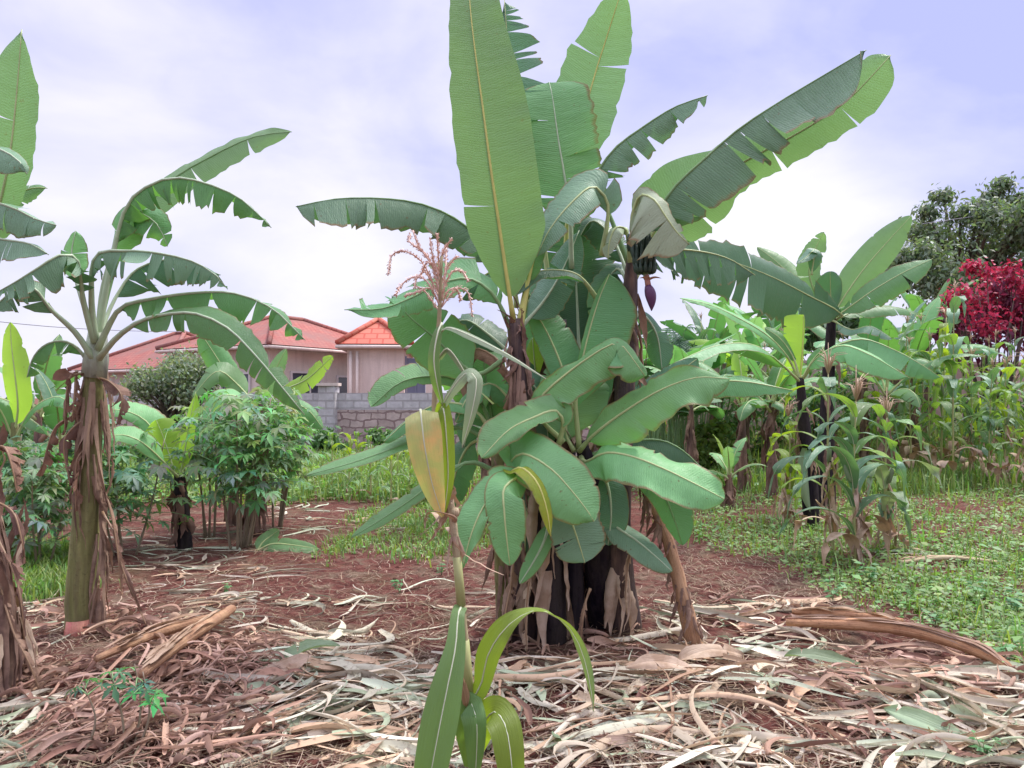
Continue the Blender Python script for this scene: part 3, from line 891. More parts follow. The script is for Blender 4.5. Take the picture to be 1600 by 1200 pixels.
# block wall: old rough courses below, new pale blocks on top
def blockmat(name, c1, c2, mor, bw, bh, rough_edge):
    k = Nodes(name)
    uv = k.n("ShaderNodeUVMap").outputs[0]; obj = k.n("ShaderNodeTexCoord").outputs["Object"]
    d = k.n("ShaderNodeVectorMath", operation='ADD'); k.put(d.inputs[0], uv)
    nz = k.n("ShaderNodeTexNoise"); nz.inputs["Scale"].default_value = 3.5; k.put(nz.inputs["Vector"], obj)
    sc = k.n("ShaderNodeVectorMath", operation='SCALE'); k.put(sc.inputs[0], nz.outputs[1]); sc.inputs["Scale"].default_value = rough_edge
    k.t.links.new(sc.outputs[0], d.inputs[1])
    br = k.n("ShaderNodeTexBrick"); k.put(br.inputs["Vector"], d.outputs[0]); br.inputs["Scale"].default_value = 1
    br.inputs["Brick Width"].default_value = bw; br.inputs["Row Height"].default_value = bh; br.inputs["Mortar Size"].default_value = .022
    br.inputs["Color1"].default_value = c1 + (1,); br.inputs["Color2"].default_value = c2 + (1,); br.inputs["Mortar"].default_value = mor + (1,)
    n = k.noise(obj, 6, 5, .65)
    c = k.mix(k.rng(n, .35, .65, 0, .5), br.outputs[0], tuple(x * .6 for x in c1))
    M[name] = k.end(k.pri(c, .95, .1, k.math('SUBTRACT', k.math('MULTIPLY', n, .6), br.outputs["Fac"]), .8, .03))
blockmat('old_block', (0.46, 0.36, 0.33), (0.62, 0.50, 0.46), (0.27, 0.19, 0.18), .40, .2, .20)
blockmat('new_block', (0.54, 0.52, 0.53), (0.64, 0.61, 0.62), (0.44, 0.41, 0.41), .44, .2, .01)
wt = thing('block_wall', 'rough grey block wall with pale new blocks on top below the houses', 'wall', (-3, 20, 0))
def wallrun(name, m, pts, z0, z1, th, parent):
    b = MB(); L = 0
    for (x0, y0), (x1, y1) in zip(pts[:-1], pts[1:]):
        D = Vector((x1 - x0, y1 - y0, 0)); ln = D.length; D.normalize(); Nn = Vector((D.y, -D.x, 0)) * th
        f = [Vector((x0, y0, z0)), Vector((x1, y1, z0)), Vector((x1, y1, z1)), Vector((x0, y0, z1))]
        u = [(L, z0), (L + ln, z0), (L + ln, z1), (L, z1)]
        b.poly([p + Nn for p in f], 0, u); b.poly([p - Nn for p in f][::-1], 0, u[::-1])
        b.poly([f[3] + Nn, f[2] + Nn, f[2] - Nn, f[3] - Nn], 0, [(L, 0), (L + ln, 0), (L + ln, .1), (L, .1)])
        for p, q in ((f[0], f[3]), (f[1], f[2])): b.poly([p + Nn, p - Nn, q - Nn, q + Nn], 0, [(0, z0), (.1, z0), (.1, z1), (0, z1)])
        L += ln
    return b.build(name, M[m], parent, False)
wallrun('old_courses', 'old_block', [(-13, 21.5), (-6.0, 20.3), (-1.0, 19.6), (2.4, 19.2)], -.3, 1.16, .10, wt)
wallrun('new_courses', 'new_block', [(-13, 21.5), (-6.0, 20.3), (-1.0, 19.6), (2.4, 19.2)], 1.163, 1.6, .085, wt)
wallrun('pier', 'new_block', [(-5.0, 20.05), (-4.55, 19.98)], -.3, 1.78, .16, wt)
b = MB(); b.box((-5.06, 19.80, 1.783), (-4.49, 20.22, 1.86)); b.build('pier_cap', M['trim_cream'], wt, False)

# earth coloured garden wall at right
plaster('mud_wall', (0.46, 0.33, 0.29), (0.58, 0.44, 0.39))
mw = thing('garden_wall', 'low pinkish earth wall behind the plants at right', 'wall', (9, 22, 0))
wallrun('wall', 'mud_wall', [(4.2, 19.2), (8.0, 19.8), (16.0, 21), (30, 23)], -.3, 2.35, .12, mw)
wallrun('coping', 'mud_wall', [(4.2, 19.2), (8.0, 19.8), (16.0, 21), (30, 23)], 2.353, 2.43, .16, mw)

# ------------------------------------------------------------------ trees and bushes behind
def tree(name, label, cat, loc, trunk_h, centres, n, size, col, seed, tr=.18, mat='foliage', limbs=True, **kw):
    loc = Vector(loc); t = thing(name, label, cat, loc)
    b = MB(); top = loc + Vector((0, 0, trunk_h))
    b.tube([loc - Vector((0, 0, .3)), loc.lerp(top, .5) + Vector((tr * .4, 0, 0)), top], [tr * 1.2, tr, tr * .7], 9, 0, True, .08, seed)
    b.build('trunk', M['bark'], t)
    if limbs:
        b = MB()
        for i, (c, R) in enumerate(centres):
            c = Vector(c)
            b.tube([top - Vector((0, 0, trunk_h * .15)), top.lerp(c, .5) + Vector((0, 0, -.1 * R)), c], [tr * .5, tr * .3, tr * .08], 5)
        b.build('limbs', M['bark'], t)
    leafcloud(centres, n, size, col, seed, **kw).build('crown', M[mat], t)
    return t
def blobs(c, R, n, rr, seed, sq=.75):
    r = random.Random(seed); out = []
    for i in range(n):
        while True:
            q = Vector((r.uniform(-1, 1), r.uniform(-1, 1), r.uniform(-1, 1)))
            if q.length <= 1: break
        out.append((Vector(c) + Vector((q.x * R[0], q.y * R[1], q.z * R[2])), rr * r.uniform(.6, 1.25)))
    return out
cs = []
for (px, py, R) in ((1500, 325, .62), (1540, 350, .7), (1470, 370, .8), (1440, 400, .7), (1520, 390, 1.0), (1580, 390, .9), (1490, 430, 1.1), (1560, 440, 1.2), (1610, 350, .7), (1630, 420, 1.2),
                    (1450, 450, .9), (1420, 400, .5), (1590, 340, .5), (1530, 480, 1.2), (1600, 480, 1.2), (1660, 390, 1.2), (1480, 480, 1.0), (1570, 315, .35), (1482, 312, .35), (1410, 440, .5), (1555, 312, .4), (1615, 330, .5), (1440, 365, .5), (1405, 400, .45)):
    cs.append((P(px, py, 25 + rng.uniform(-1.5, 2)), R))
cs = [(c + Vector((rng.gauss(0, .22), rng.gauss(0, .3), rng.gauss(0, .18))), R * rng.uniform(.65, 1.0)) for c, R in cs for _ in (0, 1)]
tree('broadleaf_tree', 'tall dark green tree rising behind the red leaved shrub', 'tree', (15.2, 26, gh(15.2, 26)), 3.6, cs, 17000, .19, (0.14, 0.19, 0.125), 5, .28)
cs = []
for (px, py, R) in ((1530, 425, .3), (1505, 455, .45), (1560, 450, .45), (1590, 455, .5), (1490, 480, .4), (1540, 480, .6), (1580, 490, .6), (1610, 470, .5), (1600, 430, .3), (1630, 500, .6), (1550, 515, .5), (1470, 478, .2)):
    cs.append((P(px, py, 18 + rng.uniform(-.5, .8)), R))
cs = [(c + Vector((rng.uniform(-.25, .25), rng.uniform(-.3, .3), rng.uniform(-.2, .25))), R * rng.uniform(.5, .95)) for c, R in cs for _ in (0, 1)]
rs = thing('red_shrub', 'crimson leaved shrub in front of the tall dark tree', 'shrub', (11.6, 18.5, gh(11.6, 18.5)))
b = MB()
base = Vector((11.6, 18.5, gh(11.6, 18.5)))
for (c, R) in cs: b.tube([base + Vector((rng.uniform(-.3, .3), 0, 0)), base.lerp(c, .5) + Vector((rng.uniform(-.2, .2), 0, 0)), c], [.035, .022, .008], 5)
b.build('branches', M['bark'], rs)
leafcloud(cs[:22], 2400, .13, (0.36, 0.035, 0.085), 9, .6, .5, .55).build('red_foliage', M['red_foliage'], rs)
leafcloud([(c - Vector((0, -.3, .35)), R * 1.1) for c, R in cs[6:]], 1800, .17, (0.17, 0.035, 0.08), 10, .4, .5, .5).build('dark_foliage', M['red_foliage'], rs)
cs = blobs(P(270, 592, 17.5), (1.0, .8, .55), 34, .36, 3)
tree('round_bush', 'rounded grey green bush in front of the house windows', 'bush', (-7.7, 17.5, 0), 1.0, cs, 8500, .10, (0.19, 0.24, 0.165), 6, .1, asp=.5)
# ------------------------------------------------------------------ the banana clump in the middle
GRP = 'banana plants of the middle clump'
def base_of(px, py):
    g = G(px, py); return g

# tall plant at the back that carries the high leaves
b3 = base_of(892, 975)
t3 = thing('banana_plant', 'thick black stemmed banana plant at the core of the middle clump', 'banana plant', b3, GRP)
stem(t3, [b3 - Vector((0, 0, .05)), P(885, 850, 4.95), P(876, 680, 4.95), P(872, 500, 4.95)], [.11, .10, .09, .055], 'stem_black', seed=3)
sheaths(t3, [b3, P(885, 850, 4.95), P(872, 500, 4.95)], [.13, .115, .055], 8, 'dry_brown', seed=5, lmin=.3, lmax=.7, wid=.05)
# B high blade at right
pl(t3, 'leaf_light', [(880, 470, 4.95), (888, 330, 5.0), (905, 210, 5.05), (927, 125, 5.1), (949, 55, 5.1), (972, -18, 5.05)], 54, 50, t0=.38, rib='rib_yellow',
   tears=(2, 1), amp=.10, fold=(.12, .15), droop=(.1, .1), gap=.02, seed=12, slant=.25)
# C torn strips seen right of the tall blade
pl(t3, 'leaf_dark', [(862, 480, 4.9), (845, 350, 4.95), (815, 200, 5.0), (796, 90, 5.05), (788, 0, 5.05)], 40, 58, t0=.42, tears=(3, 11), amp=.25, fold=(0, .05), droop=(.2, .2), gap=.28, seed=3, slant=.0)
# D wide underside
pl(t3, 'leaf_pale', [(893, 420, 4.85), (890, 330, 4.83), (880, 262, 4.83), (872, 215, 4.85), (863, 150, 4.9), (858, 128, 4.95)], 60, 62, t0=.22, tears=(4, 5), amp=.16, fold=(.1, .1), droop=(.15, .15),
   gap=.03, seed=8, slant=.15, rib='rib_grey', N=(-.1, -1, -.1), prof=lambda s: lprofile(s, .2, .82, .5))
# dark backdrop leaf with long vertical midrib
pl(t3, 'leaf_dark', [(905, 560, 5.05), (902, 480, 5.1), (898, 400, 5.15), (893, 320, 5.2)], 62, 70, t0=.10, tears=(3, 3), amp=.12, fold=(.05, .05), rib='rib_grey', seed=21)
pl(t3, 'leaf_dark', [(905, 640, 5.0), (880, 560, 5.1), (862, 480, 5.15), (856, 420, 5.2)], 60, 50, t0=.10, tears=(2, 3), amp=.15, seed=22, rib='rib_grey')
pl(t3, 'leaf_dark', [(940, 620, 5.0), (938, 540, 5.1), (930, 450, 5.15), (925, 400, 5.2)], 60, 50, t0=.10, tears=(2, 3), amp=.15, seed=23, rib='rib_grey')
# F blue grey sheet drooping left
pl(t3, 'leaf_blue', [(940, 400, 4.7), (950, 320, 4.65), (928, 292, 4.6), (892, 318, 4.5), (858, 360, 4.45), (838, 402, 4.45)], 34, 46, t0=.22, N=[(0, -1, .2), (-.5, -1, .5)], fold=(.1, -.1), droop=(.3, .5), seed=14, tears=(1, 2), amp=.12)
# I long leaf going out to the left
pl(t3, 'leaf_blue', [(850, 500, 4.9), (800, 425, 4.85), (750, 372, 4.8), (705, 338, 4.75), (655, 318, 4.7), (595, 310, 4.6), (523, 311, 4.5), (462, 323, 4.45)], 52, 46, t0=.26,
   N=(0, -.32, 1), fold=(-.75, -.95), droop=(.35, .35), tears=(9, 12), amp=0.26, gap=0.06, seed=17, rag=.05, slant=.1, rib='rib_green', prof=lambda s: lprofile(s, .2, .8, .6))
# flat leaf in the shade (830..912 x 400..460)
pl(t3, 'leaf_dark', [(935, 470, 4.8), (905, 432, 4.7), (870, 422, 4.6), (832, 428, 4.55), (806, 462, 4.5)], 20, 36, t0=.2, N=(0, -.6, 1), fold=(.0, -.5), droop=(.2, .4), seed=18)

# fruiting plant at right
b2 = base_of(975, 992)
t2 = thing('banana_plant', 'fruiting banana plant with hanging bunch and purple bud in the middle clump', 'banana plant', b2, GRP)
stem(t2, [b2 - Vector((0, 0, .05)), P(962, 860, 4.75), P(970, 700, 4.75), P(977, 590, 4.75), P(982, 500, 4.75), P(988, 400, 4.75)], [.12, .105, .08, .068, .06, .035], 'stem_dark', seed=6)
sheaths(t2, [b2, P(962, 860, 4.75), P(977, 590, 4.75), P(985, 440, 4.75)], [.13, .11, .07, .05], 22, 'dry_brown', seed=9, lmin=.2, lmax=.45, wid=.022, t_lo=.5)
# E torn leaf arching up right
pl(t2, 'leaf_blue', [(985, 420, 4.75), (950, 330, 4.8), (930, 285, 4.8), (957, 236, 4.75), (1004, 199, 4.7), (1055, 167, 4.65), (1106, 149, 4.6)], 30, 46, t0=.30,
   N=(0, -.45, 1), fold=(-.7, -.85), droop=(.3, .4), tears=(6, 11), amp=0.36, gap=0.14, seed=31, slant=.12, rib='rib_green')
# G big leaf to upper right
pl(t2, 'leaf_blue', [(985, 440, 4.75), (1010, 372, 4.7), (1048, 300, 4.6), (1107, 243, 4.5), (1154, 202, 4.45), (1217, 160, 4.35), (1290, 116, 4.25), (1354, 78, 4.15)], 70, 82, t0=.17,
   N=(-.15, -.42, .9), fold=(-.35, -.70), droop=(.25, .2), tears=(5, 10), amp=0.28, gap=0.07, seed=33, slant=.16, rib='rib_green', prof=lambda s: lprofile(s, .12, .86, .5))
pl(t2, 'leaf_light', [(990, 430, 4.95), (1016, 370, 4.9), (1056, 322, 4.85), (1107, 286, 4.8), (1180, 243, 4.7), (1250, 206, 4.6), (1325, 156, 4.5), (1392, 86, 4.4)], 70, 68, t0=.12,
   N=(-.2, -.95, .2), fold=(.05, -.05), droop=(.15, .2), tears=(0, 4), amp=.14, gap=.03, seed=34, slant=.16, prof=lambda s: lprofile(s, .10, .84, .6) * (1 - .42 * smooth01(.18, .42, s)))
# H wilted pale leaf over the bunch
pl(t2, 'leaf_wilt', [(990, 400, 4.6), (988, 340, 4.55), (1000, 306, 4.5), (1022, 312, 4.42), (1040, 338, 4.38), (1062, 368, 4.36), (1078, 382, 4.36)], 24, 74, t0=.30, N=[(0, -1, .4), (0, -1, .3)],
   fold=(-.3, -.05), droop=(.5, .3), tears=(3, 6), amp=.28, gap=.06, seed=35, slant=.25, rag=.06)
pl(t2, 'leaf_wilt', [(985, 410, 4.7), (978, 360, 4.65), (962, 356, 4.6), (952, 380, 4.58), (950, 405, 4.58)], 16, 22, t0=.3, N=[(0, -.8, 1), (-.6, -1, .5)], fold=(-.3, -.4), tears=(2, 2), amp=.3, seed=36)
# dark hanging leaves over the taro at right
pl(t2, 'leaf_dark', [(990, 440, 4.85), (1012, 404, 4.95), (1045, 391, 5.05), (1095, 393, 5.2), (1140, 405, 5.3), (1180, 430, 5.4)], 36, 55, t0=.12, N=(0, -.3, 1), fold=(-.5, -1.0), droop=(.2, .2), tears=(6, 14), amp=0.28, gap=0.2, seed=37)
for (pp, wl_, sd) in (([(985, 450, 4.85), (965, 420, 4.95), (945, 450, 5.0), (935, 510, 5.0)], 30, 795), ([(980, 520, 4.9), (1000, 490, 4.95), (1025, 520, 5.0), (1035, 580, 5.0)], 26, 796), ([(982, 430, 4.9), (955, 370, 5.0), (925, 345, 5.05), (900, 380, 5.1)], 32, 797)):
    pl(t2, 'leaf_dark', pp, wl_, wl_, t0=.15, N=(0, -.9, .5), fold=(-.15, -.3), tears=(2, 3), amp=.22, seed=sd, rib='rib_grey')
# fruit bunch
bb = MB()
r = random.Random(4)
c0 = P(1000, 398, 4.55)
pk = [P(990, 392, 4.65), P(1000, 388, 4.55), P(1006, 410, 4.5), P(1010, 436, 4.48)]
mbk = MB(); mbk.tube([Vector(q) for q in spline(pk, 12)], .016, 8); bo = mbk.build('fruit_stalk', M['rib_green'], t2)
k = Nodes('banana_fruit'); ob = k.n("ShaderNodeTexCoord").outputs["Object"]
M['banana_fruit'] = k.end(k.pri(k.mix(k.noise(ob, 20, 3), (0.018, 0.04, 0.03), (0.05, 0.085, 0.055)), .5, .4))
cvp = spline(pk, 30)
for tier in range(5):
    c = Vector(cvp[8 + tier * 4])
    for j in range(13):
        a = j / 13 * 6.28 + tier * .3; D = Vector((math.cos(a), math.sin(a), 0)); ln = .095 - tier * .012
        p0 = c + D * .015; p1 = c + D * (.05 + r.uniform(-.008, .008)) + Vector((0, 0, -.01)); p2 = c + D * .06 + Vector((0, 0, ln * .45)); p3 = c + D * .066 + Vector((0, 0, ln * .85))
        bb.tube([Vector(q) for q in spline([p0, p1, p2, p3], 7)], [.006, .011, .0135, .0135, .012, .008, .003], 6)
bb.build('banana_bunch', M['banana_fruit'], t2)
k = Nodes('bud_purple'); ob = k.n("ShaderNodeTexCoord").outputs["Object"]
M['bud_purple'] = k.end(k.pri(k.mix(k.noise(ob, 18, 3), (0.07, 0.025, 0.075), (0.13, 0.05, 0.12)), .45, .4))
ub = MB(); ub.tube([Vector(q) for q in spline([P(1012, 446, 4.47), P(1016, 458, 4.47), P(1018, 472, 4.47), P(1018, 486, 4.47)], 10)], [.018, .026, .031, .033, .032, .029, .024, .018, .010, .002], 12)
bud = ub.build('flower_bud', M['bud_purple'], t2)
vb = MB()
for s_ in (-1, 0, 1):
    q = P(1012, 440, 4.47); D = Vector((.05 * s_ + .01, -.035 + .02 * abs(s_), .012))
    ribbon(vb, [q, q + D * .6 + Vector((0, 0, .01)), q + D * 1.3], .022, cu=.5, m=5, taper=3)
vb.tube([P(1010, 430, 4.48), P(1013, 447, 4.47)], [.016, .018], 8)
k = Nodes('bract_pink'); M['bract_pink'] = k.end(k.pri((0.42, 0.22, 0.17), .6, .3))
vb.build('bract', M['bract_pink'], bud)

# front left plant with the tall vertical blade
b1 = base_of(822, 1003)
t1 = thing('banana_plant', 'banana plant with the tallest upright pale blade in the middle clump', 'banana plant', b1, GRP)
stem(t1, [b1 - Vector((0, 0, .05)), P(818, 850, 4.6), P(814, 720, 4.57), P(812, 600, 4.53), P(803, 498, 4.5)], [.10, .088, .07, .056, .042], 'stem_dark', seed=8)
sheaths(t1, [b1, P(818, 850, 4.6), P(812, 600, 4.53), P(803, 498, 4.5)], [.11, .095, .058, .04], 60, 'dry_brown', seed=19, lmin=.2, lmax=.6, wid=.020, out=.025)
sheaths(t1, [P(815, 640, 4.5), P(803, 490, 4.48)], [.06, .042], 22, 'dry_brown', seed=20, lmin=.06, lmax=.18, wid=.02, out=.02, up=.5)
pl(t1, 'leaf_light', [(803, 505, 4.48), (796, 460, 4.42), (781, 359, 4.36), (767, 264, 4.32), (754, 165, 4.32), (743, 85, 4.34), (735, 15, 4.38), (731, -52, 4.45)], 50, 72, t0=.075, rib='rib_yellow', rr=.017,
   N=(.05, -1, .1), fold=(.02, .05), droop=(.25, .12), tears=(1, 0), amp=.06, gap=.01, seed=41, slant=.1, ripple=.014, prof=lambda s: (min(1.0, .12 + 1.05 * math.sin(min(1, s / .30) * 1.57) ** .8) if s < .3 else 1.0) * (1 - .42 * smooth01(.45, 1.0, s)) * (math.sqrt(max(0, 1 - ((s - .9) / .1) ** 2)) if s > .9 else 1))
# small furled leaf stalk beside it
pl(t1, 'leaf_green', [(812, 510, 4.5), (822, 455, 4.52), (836, 400, 4.55), (848, 370, 4.6)], 10, 16, t0=.45, rib='rib_yellow', rr=.022, fold=(.6, .6), seed=42)
# J drooping torn leaf to the left
pl(t1, 'leaf_green', [(800, 520, 4.5), (772, 462, 4.45), (735, 436, 4.4), (690, 442, 4.32), (645, 464, 4.25), (598, 482, 4.2), (538, 484, 4.15)], 30, 84, t0=.14, N=(0, -.8, .7), fold=(-.3, -.35), droop=(.3, .35),
   tears=(4, 12), amp=0.36, gap=0.12, seed=43, slant=.3, rib='rib_green', rag=.06, prof=lambda s: lprofile(s, .2, .6, .6) * (1 - .35 * smooth01(.5, .9, s)))
pl(t1, 'leaf_green', [(790, 560, 4.55), (745, 585, 4.6), (705, 552, 4.6), (670, 520, 4.6), (640, 495, 4.62), (612, 462, 4.64)], 46, 52, t0=.24, N=(0, -1, .3), fold=(0, 0), droop=(.2, .2), tears=(1, 1), amp=.1, seed=44, rib='rib_green')
pl(t1, 'leaf_dark', [(808, 480, 4.62), (800, 440, 4.66), (780, 420, 4.7), (745, 440, 4.72), (720, 470, 4.72)], 30, 40, t0=.2, N=(0, -.6, .8), fold=(-.3, -.5), tears=(2, 3), amp=.2, seed=45)

for (pp, wl_, sd) in (([(806, 520, 4.62), (850, 470, 4.75), (880, 420, 4.85), (905, 360, 4.9)], 34, 791), ([(806, 560, 4.66), (760, 520, 4.8), (725, 500, 4.85), (690, 520, 4.9)], 36, 792), ([(815, 640, 4.7), (770, 610, 4.85), (740, 640, 4.9), (725, 700, 4.9)], 34, 793),
                     ([(812, 640, 4.66), (830, 600, 4.75), (850, 640, 4.8), (858, 700, 4.8)], 28, 794)):
    pl(t1, 'leaf_dark', pp, wl_, wl_, t0=.15, N=(0, -.9, .5), fold=(-.15, -.3), tears=(2, 3), amp=.22, seed=sd, rib='rib_grey')
# left sucker with low leaves
b7 = base_of(795, 985)
t7 = thing('banana_plant', 'short banana sucker with low leaves spreading left in the middle clump', 'banana plant', b7, GRP)
stem(t7, [b7 - Vector((0, 0, .05)), P(788, 860, 4.78), P(780, 760, 4.75), P(776, 690, 4.75)], [.08, .07, .055, .035], 'stem_green', seed=28)
sheaths(t7, [b7, P(788, 860, 4.78), P(776, 690, 4.75)], [.08, .07, .035], 14, 'dry_brown', seed=29, lmin=.2, lmax=.5, wid=.04)
pl(t7, 'leaf_pale', [(776, 690, 4.75), (752, 630, 4.75), (715, 594, 4.75), (672, 588, 4.75), (625, 598, 4.72), (580, 636, 4.7)], 14, 54, t0=.2, N=(0, -.85, .6), fold=(-.1, -.3), droop=(.3, .3), tears=(0, 9), amp=.14, gap=.0, seed=51, rib='rib_green', prof=lambda s: lprofile(s, .2, .75, .6))
pl(t7, 'leaf_pale', [(776, 700, 4.75), (735, 672, 4.7), (690, 668, 4.65), (640, 690, 4.55), (560, 720, 4.4), (478, 743, 4.3)], 15, 34, t0=.2, N=(0, -.75, 1), fold=(.1, -.2), droop=(.2, .2), seed=52, rib='rib_green')
pl(t7, 'leaf_green', [(778, 690, 4.7), (740, 640, 4.62), (690, 630, 4.55), (640, 655, 4.5), (600, 690, 4.45)], 22, 40, t0=.2, N=(0, -.7, 1), fold=(0, -.5), droop=(.3, .4), seed=53)
pl(t7, 'leaf_pale', [(780, 740, 4.7), (735, 722, 4.65), (690, 745, 4.6), (640, 782, 4.55), (595, 812, 4.5), (549, 840, 4.46)], 15, 28, t0=.22, N=(0, -.7, 1), fold=(.1, -.2), droop=(.2, .2), seed=54, rib='rib_green')
pl(t7, 'leaf_green', [(776, 690, 4.8), (762, 610, 4.85), (758, 560, 4.9), (780, 530, 5.0)], 34, 34, t0=.15, fold=(.2, .2), seed=55, rib='rib_green')
pl(t7, 'leaf_green', [(776, 690, 4.7), (800, 640, 4.7), (770, 600, 4.66), (735, 615, 4.6), (712, 660, 4.55)], 24, 34, t0=.2, N=(0, -.7, 1), fold=(-.2, -.4), seed=56)
pl(t7, 'leaf_dark', [(776, 700, 4.85), (740, 690, 4.9), (715, 730, 4.9), (700, 800, 4.9)], 30, 30, t0=.2, N=(0, -1, .5), fold=(-.2, -.2), seed=57)
pl(t7, 'leaf_dead', [(790, 640, 4.6), (800, 600, 4.62), (775, 560, 4.66), (740, 545, 4.7), (725, 580, 4.7), (735, 640, 4.7)], 18, 22, t0=.1, N=(0, -.7, 1), rib='rib_brown', fold=(-.6, -.7), tears=(4, 5), amp=.5, seed=58, name='dead_leaf')
pl(t7, 'leaf_young_backlit', [(838, 640, 4.95), (836, 580, 5.0), (832, 528, 5.05)], 16, 22, t0=.1, seed=59)  # bright yellow-green colour stands in for light shining through from behind

# right hand sucker with the broad middle leaves
b6 = base_of(940, 985)
t6 = thing('banana_plant', 'black stemmed banana plant with broad low leaves spreading right in the middle clump', 'banana plant', b6, GRP)
stem(t6, [b6 - Vector((0, 0, .05)), P(936, 860, 4.72), P(925, 760, 4.7), P(908, 690, 4.68)], [.11, .10, .075, .04], 'stem_black', seed=38)
sheaths(t6, [b6, P(936, 860, 4.72), P(908, 690, 4.68)], [.115, .10, .04], 7, 'dry_leaf', seed=39, lmin=.3, lmax=.6, wid=.05, t_lo=.3)
pl(t6, 'leaf_green', [(905, 700, 4.62), (900, 620, 4.62), (915, 540, 4.62), (935, 470, 4.65), (952, 428, 4.7)], 8, 66, t0=.22, rib='rib_pale', rr=.016, fold=(.5, -.02), droop=(.1, .1), seed=61, prof=lambda s: lprofile(s, .45, .62, .8))
pl(t6, 'leaf_pale', [(880, 690, 4.6), (842, 650, 4.5), (845, 622, 4.45), (884, 585, 4.4), (930, 552, 4.35), (958, 537, 4.32), (970, 538, 4.31), (988, 560, 4.3), (1008, 588, 4.3)], 16, 46, t0=.14, N=[(-.3, -.9, .6), (.35, -.8, .7)], fold=(.1, -.15), droop=(.2, .45), ripple=.05, seed=62, rib='rib_pale', prof=lambda s: lprofile(s, .3, .78, .7))
pl(t6, 'leaf_light', [(898, 705, 4.66), (885, 680, 4.7), (886, 640, 4.72), (892, 600, 4.75), (905, 566, 4.8)], 48, 62, t0=.12, fold=(.1, .1), droop=(.2, .2), seed=64, rib='rib_pale', ripple=.02, prof=lambda s: lprofile(s, .35, .6, .8))
pl(t6, 'leaf_pale', [(905, 705, 4.6), (925, 682, 4.5), (967, 649, 4.42), (1031, 610, 4.32), (1088, 590, 4.25), (1140, 592, 4.2)], 24, 52, t0=.10, N=(-.1, -.85, .75), fold=(.15, -.05), droop=(.15, .4), ripple=.05, seed=65, rib='rib_pale', slant=.3, prof=lambda s: lprofile(s, .3, .6, .7))
pl(t6, 'leaf_green', [(915, 700, 4.7), (980, 648, 4.68), (1040, 610, 4.65), (1092, 597, 4.6), (1160, 596, 4.5), (1239, 610, 4.45)], 16, 30, t0=.25, N=(0, -.5, 1), fold=(-.1, -.65), droop=(.2, .3), ripple=.02, seed=66)
pl(t6, 'leaf_pale', [(908, 715, 4.6), (915, 722, 4.5), (945, 708, 4.38), (983, 712, 4.28), (1036, 732, 4.2), (1090, 758, 4.14), (1132, 780, 4.1)], 44, 48, t0=.07, N=(0, -.75, .8), fold=(-.05, -.1), droop=(.25, .4), ripple=.045, seed=67, rib='rib_pale', prof=lambda s: lprofile(s, .25, .62, .6))
pl(t6, 'leaf_dark', [(915, 715, 4.7), (985, 690, 4.75), (1040, 690, 4.75), (1085, 720, 4.75), (1110, 760, 4.72)], 30, 38, t0=.15, N=(0, -.4, 1), fold=(-.3, -.6), droop=(.3, .4), seed=68, rib='rib_green')
pl(t6, 'leaf_dark', [(930, 735, 4.55), (948, 755, 4.5), (955, 800, 4.48), (950, 852, 4.5)], 30, 32, t0=.1, N=(0, -1, .2), fold=(-.1, -.1), droop=(.2, .2), seed=69, rib='rib_grey')
pl(t6, 'leaf_dark', [(940, 730, 4.6), (1000, 738, 4.55), (1035, 770, 4.5), (1055, 815, 4.46), (1066, 852, 4.46)], 36, 26, t0=.2, N=(-.5, -.8, .5), fold=(.2, -.3), droop=(.2, .2), seed=70, rib='rib_green')
pl(t6, 'leaf_blue', [(935, 790, 4.55), (962, 822, 4.5), (995, 845, 4.45), (1025, 870, 4.4), (1050, 893, 4.38)], 24, 28, t0=.12, N=(0, -.7, .8), fold=(.0, -.1), seed=71, rib='rib_grey')
pl(t6, 'leaf_dark', [(930, 690, 4.8), (980, 640, 4.85), (1035, 600, 4.9), (1090, 560, 4.9)], 30, 42, t0=.2, N=(0, -.8, .6), fold=(0, -.2), seed=72)
pl(t6, 'leaf_green', [(895, 640, 4.72), (880, 580, 4.75), (855, 520, 4.8), (824, 468, 4.85)], 24, 46, t0=.12, N=(.2, -1, .2), fold=(.0, .0), seed=73, rib='rib_pale')
pl(t6, 'leaf_dark', [(900, 690, 4.85), (845, 650, 4.9), (820, 600, 4.95), (815, 560, 5.0)], 40, 40, t0=.2, seed=74)
pl(t6, 'leaf_dark', [(935, 700, 4.85), (960, 640, 4.95), (965, 580, 5.0), (985, 520, 5.0)], 40, 40, t0=.2, seed=75)

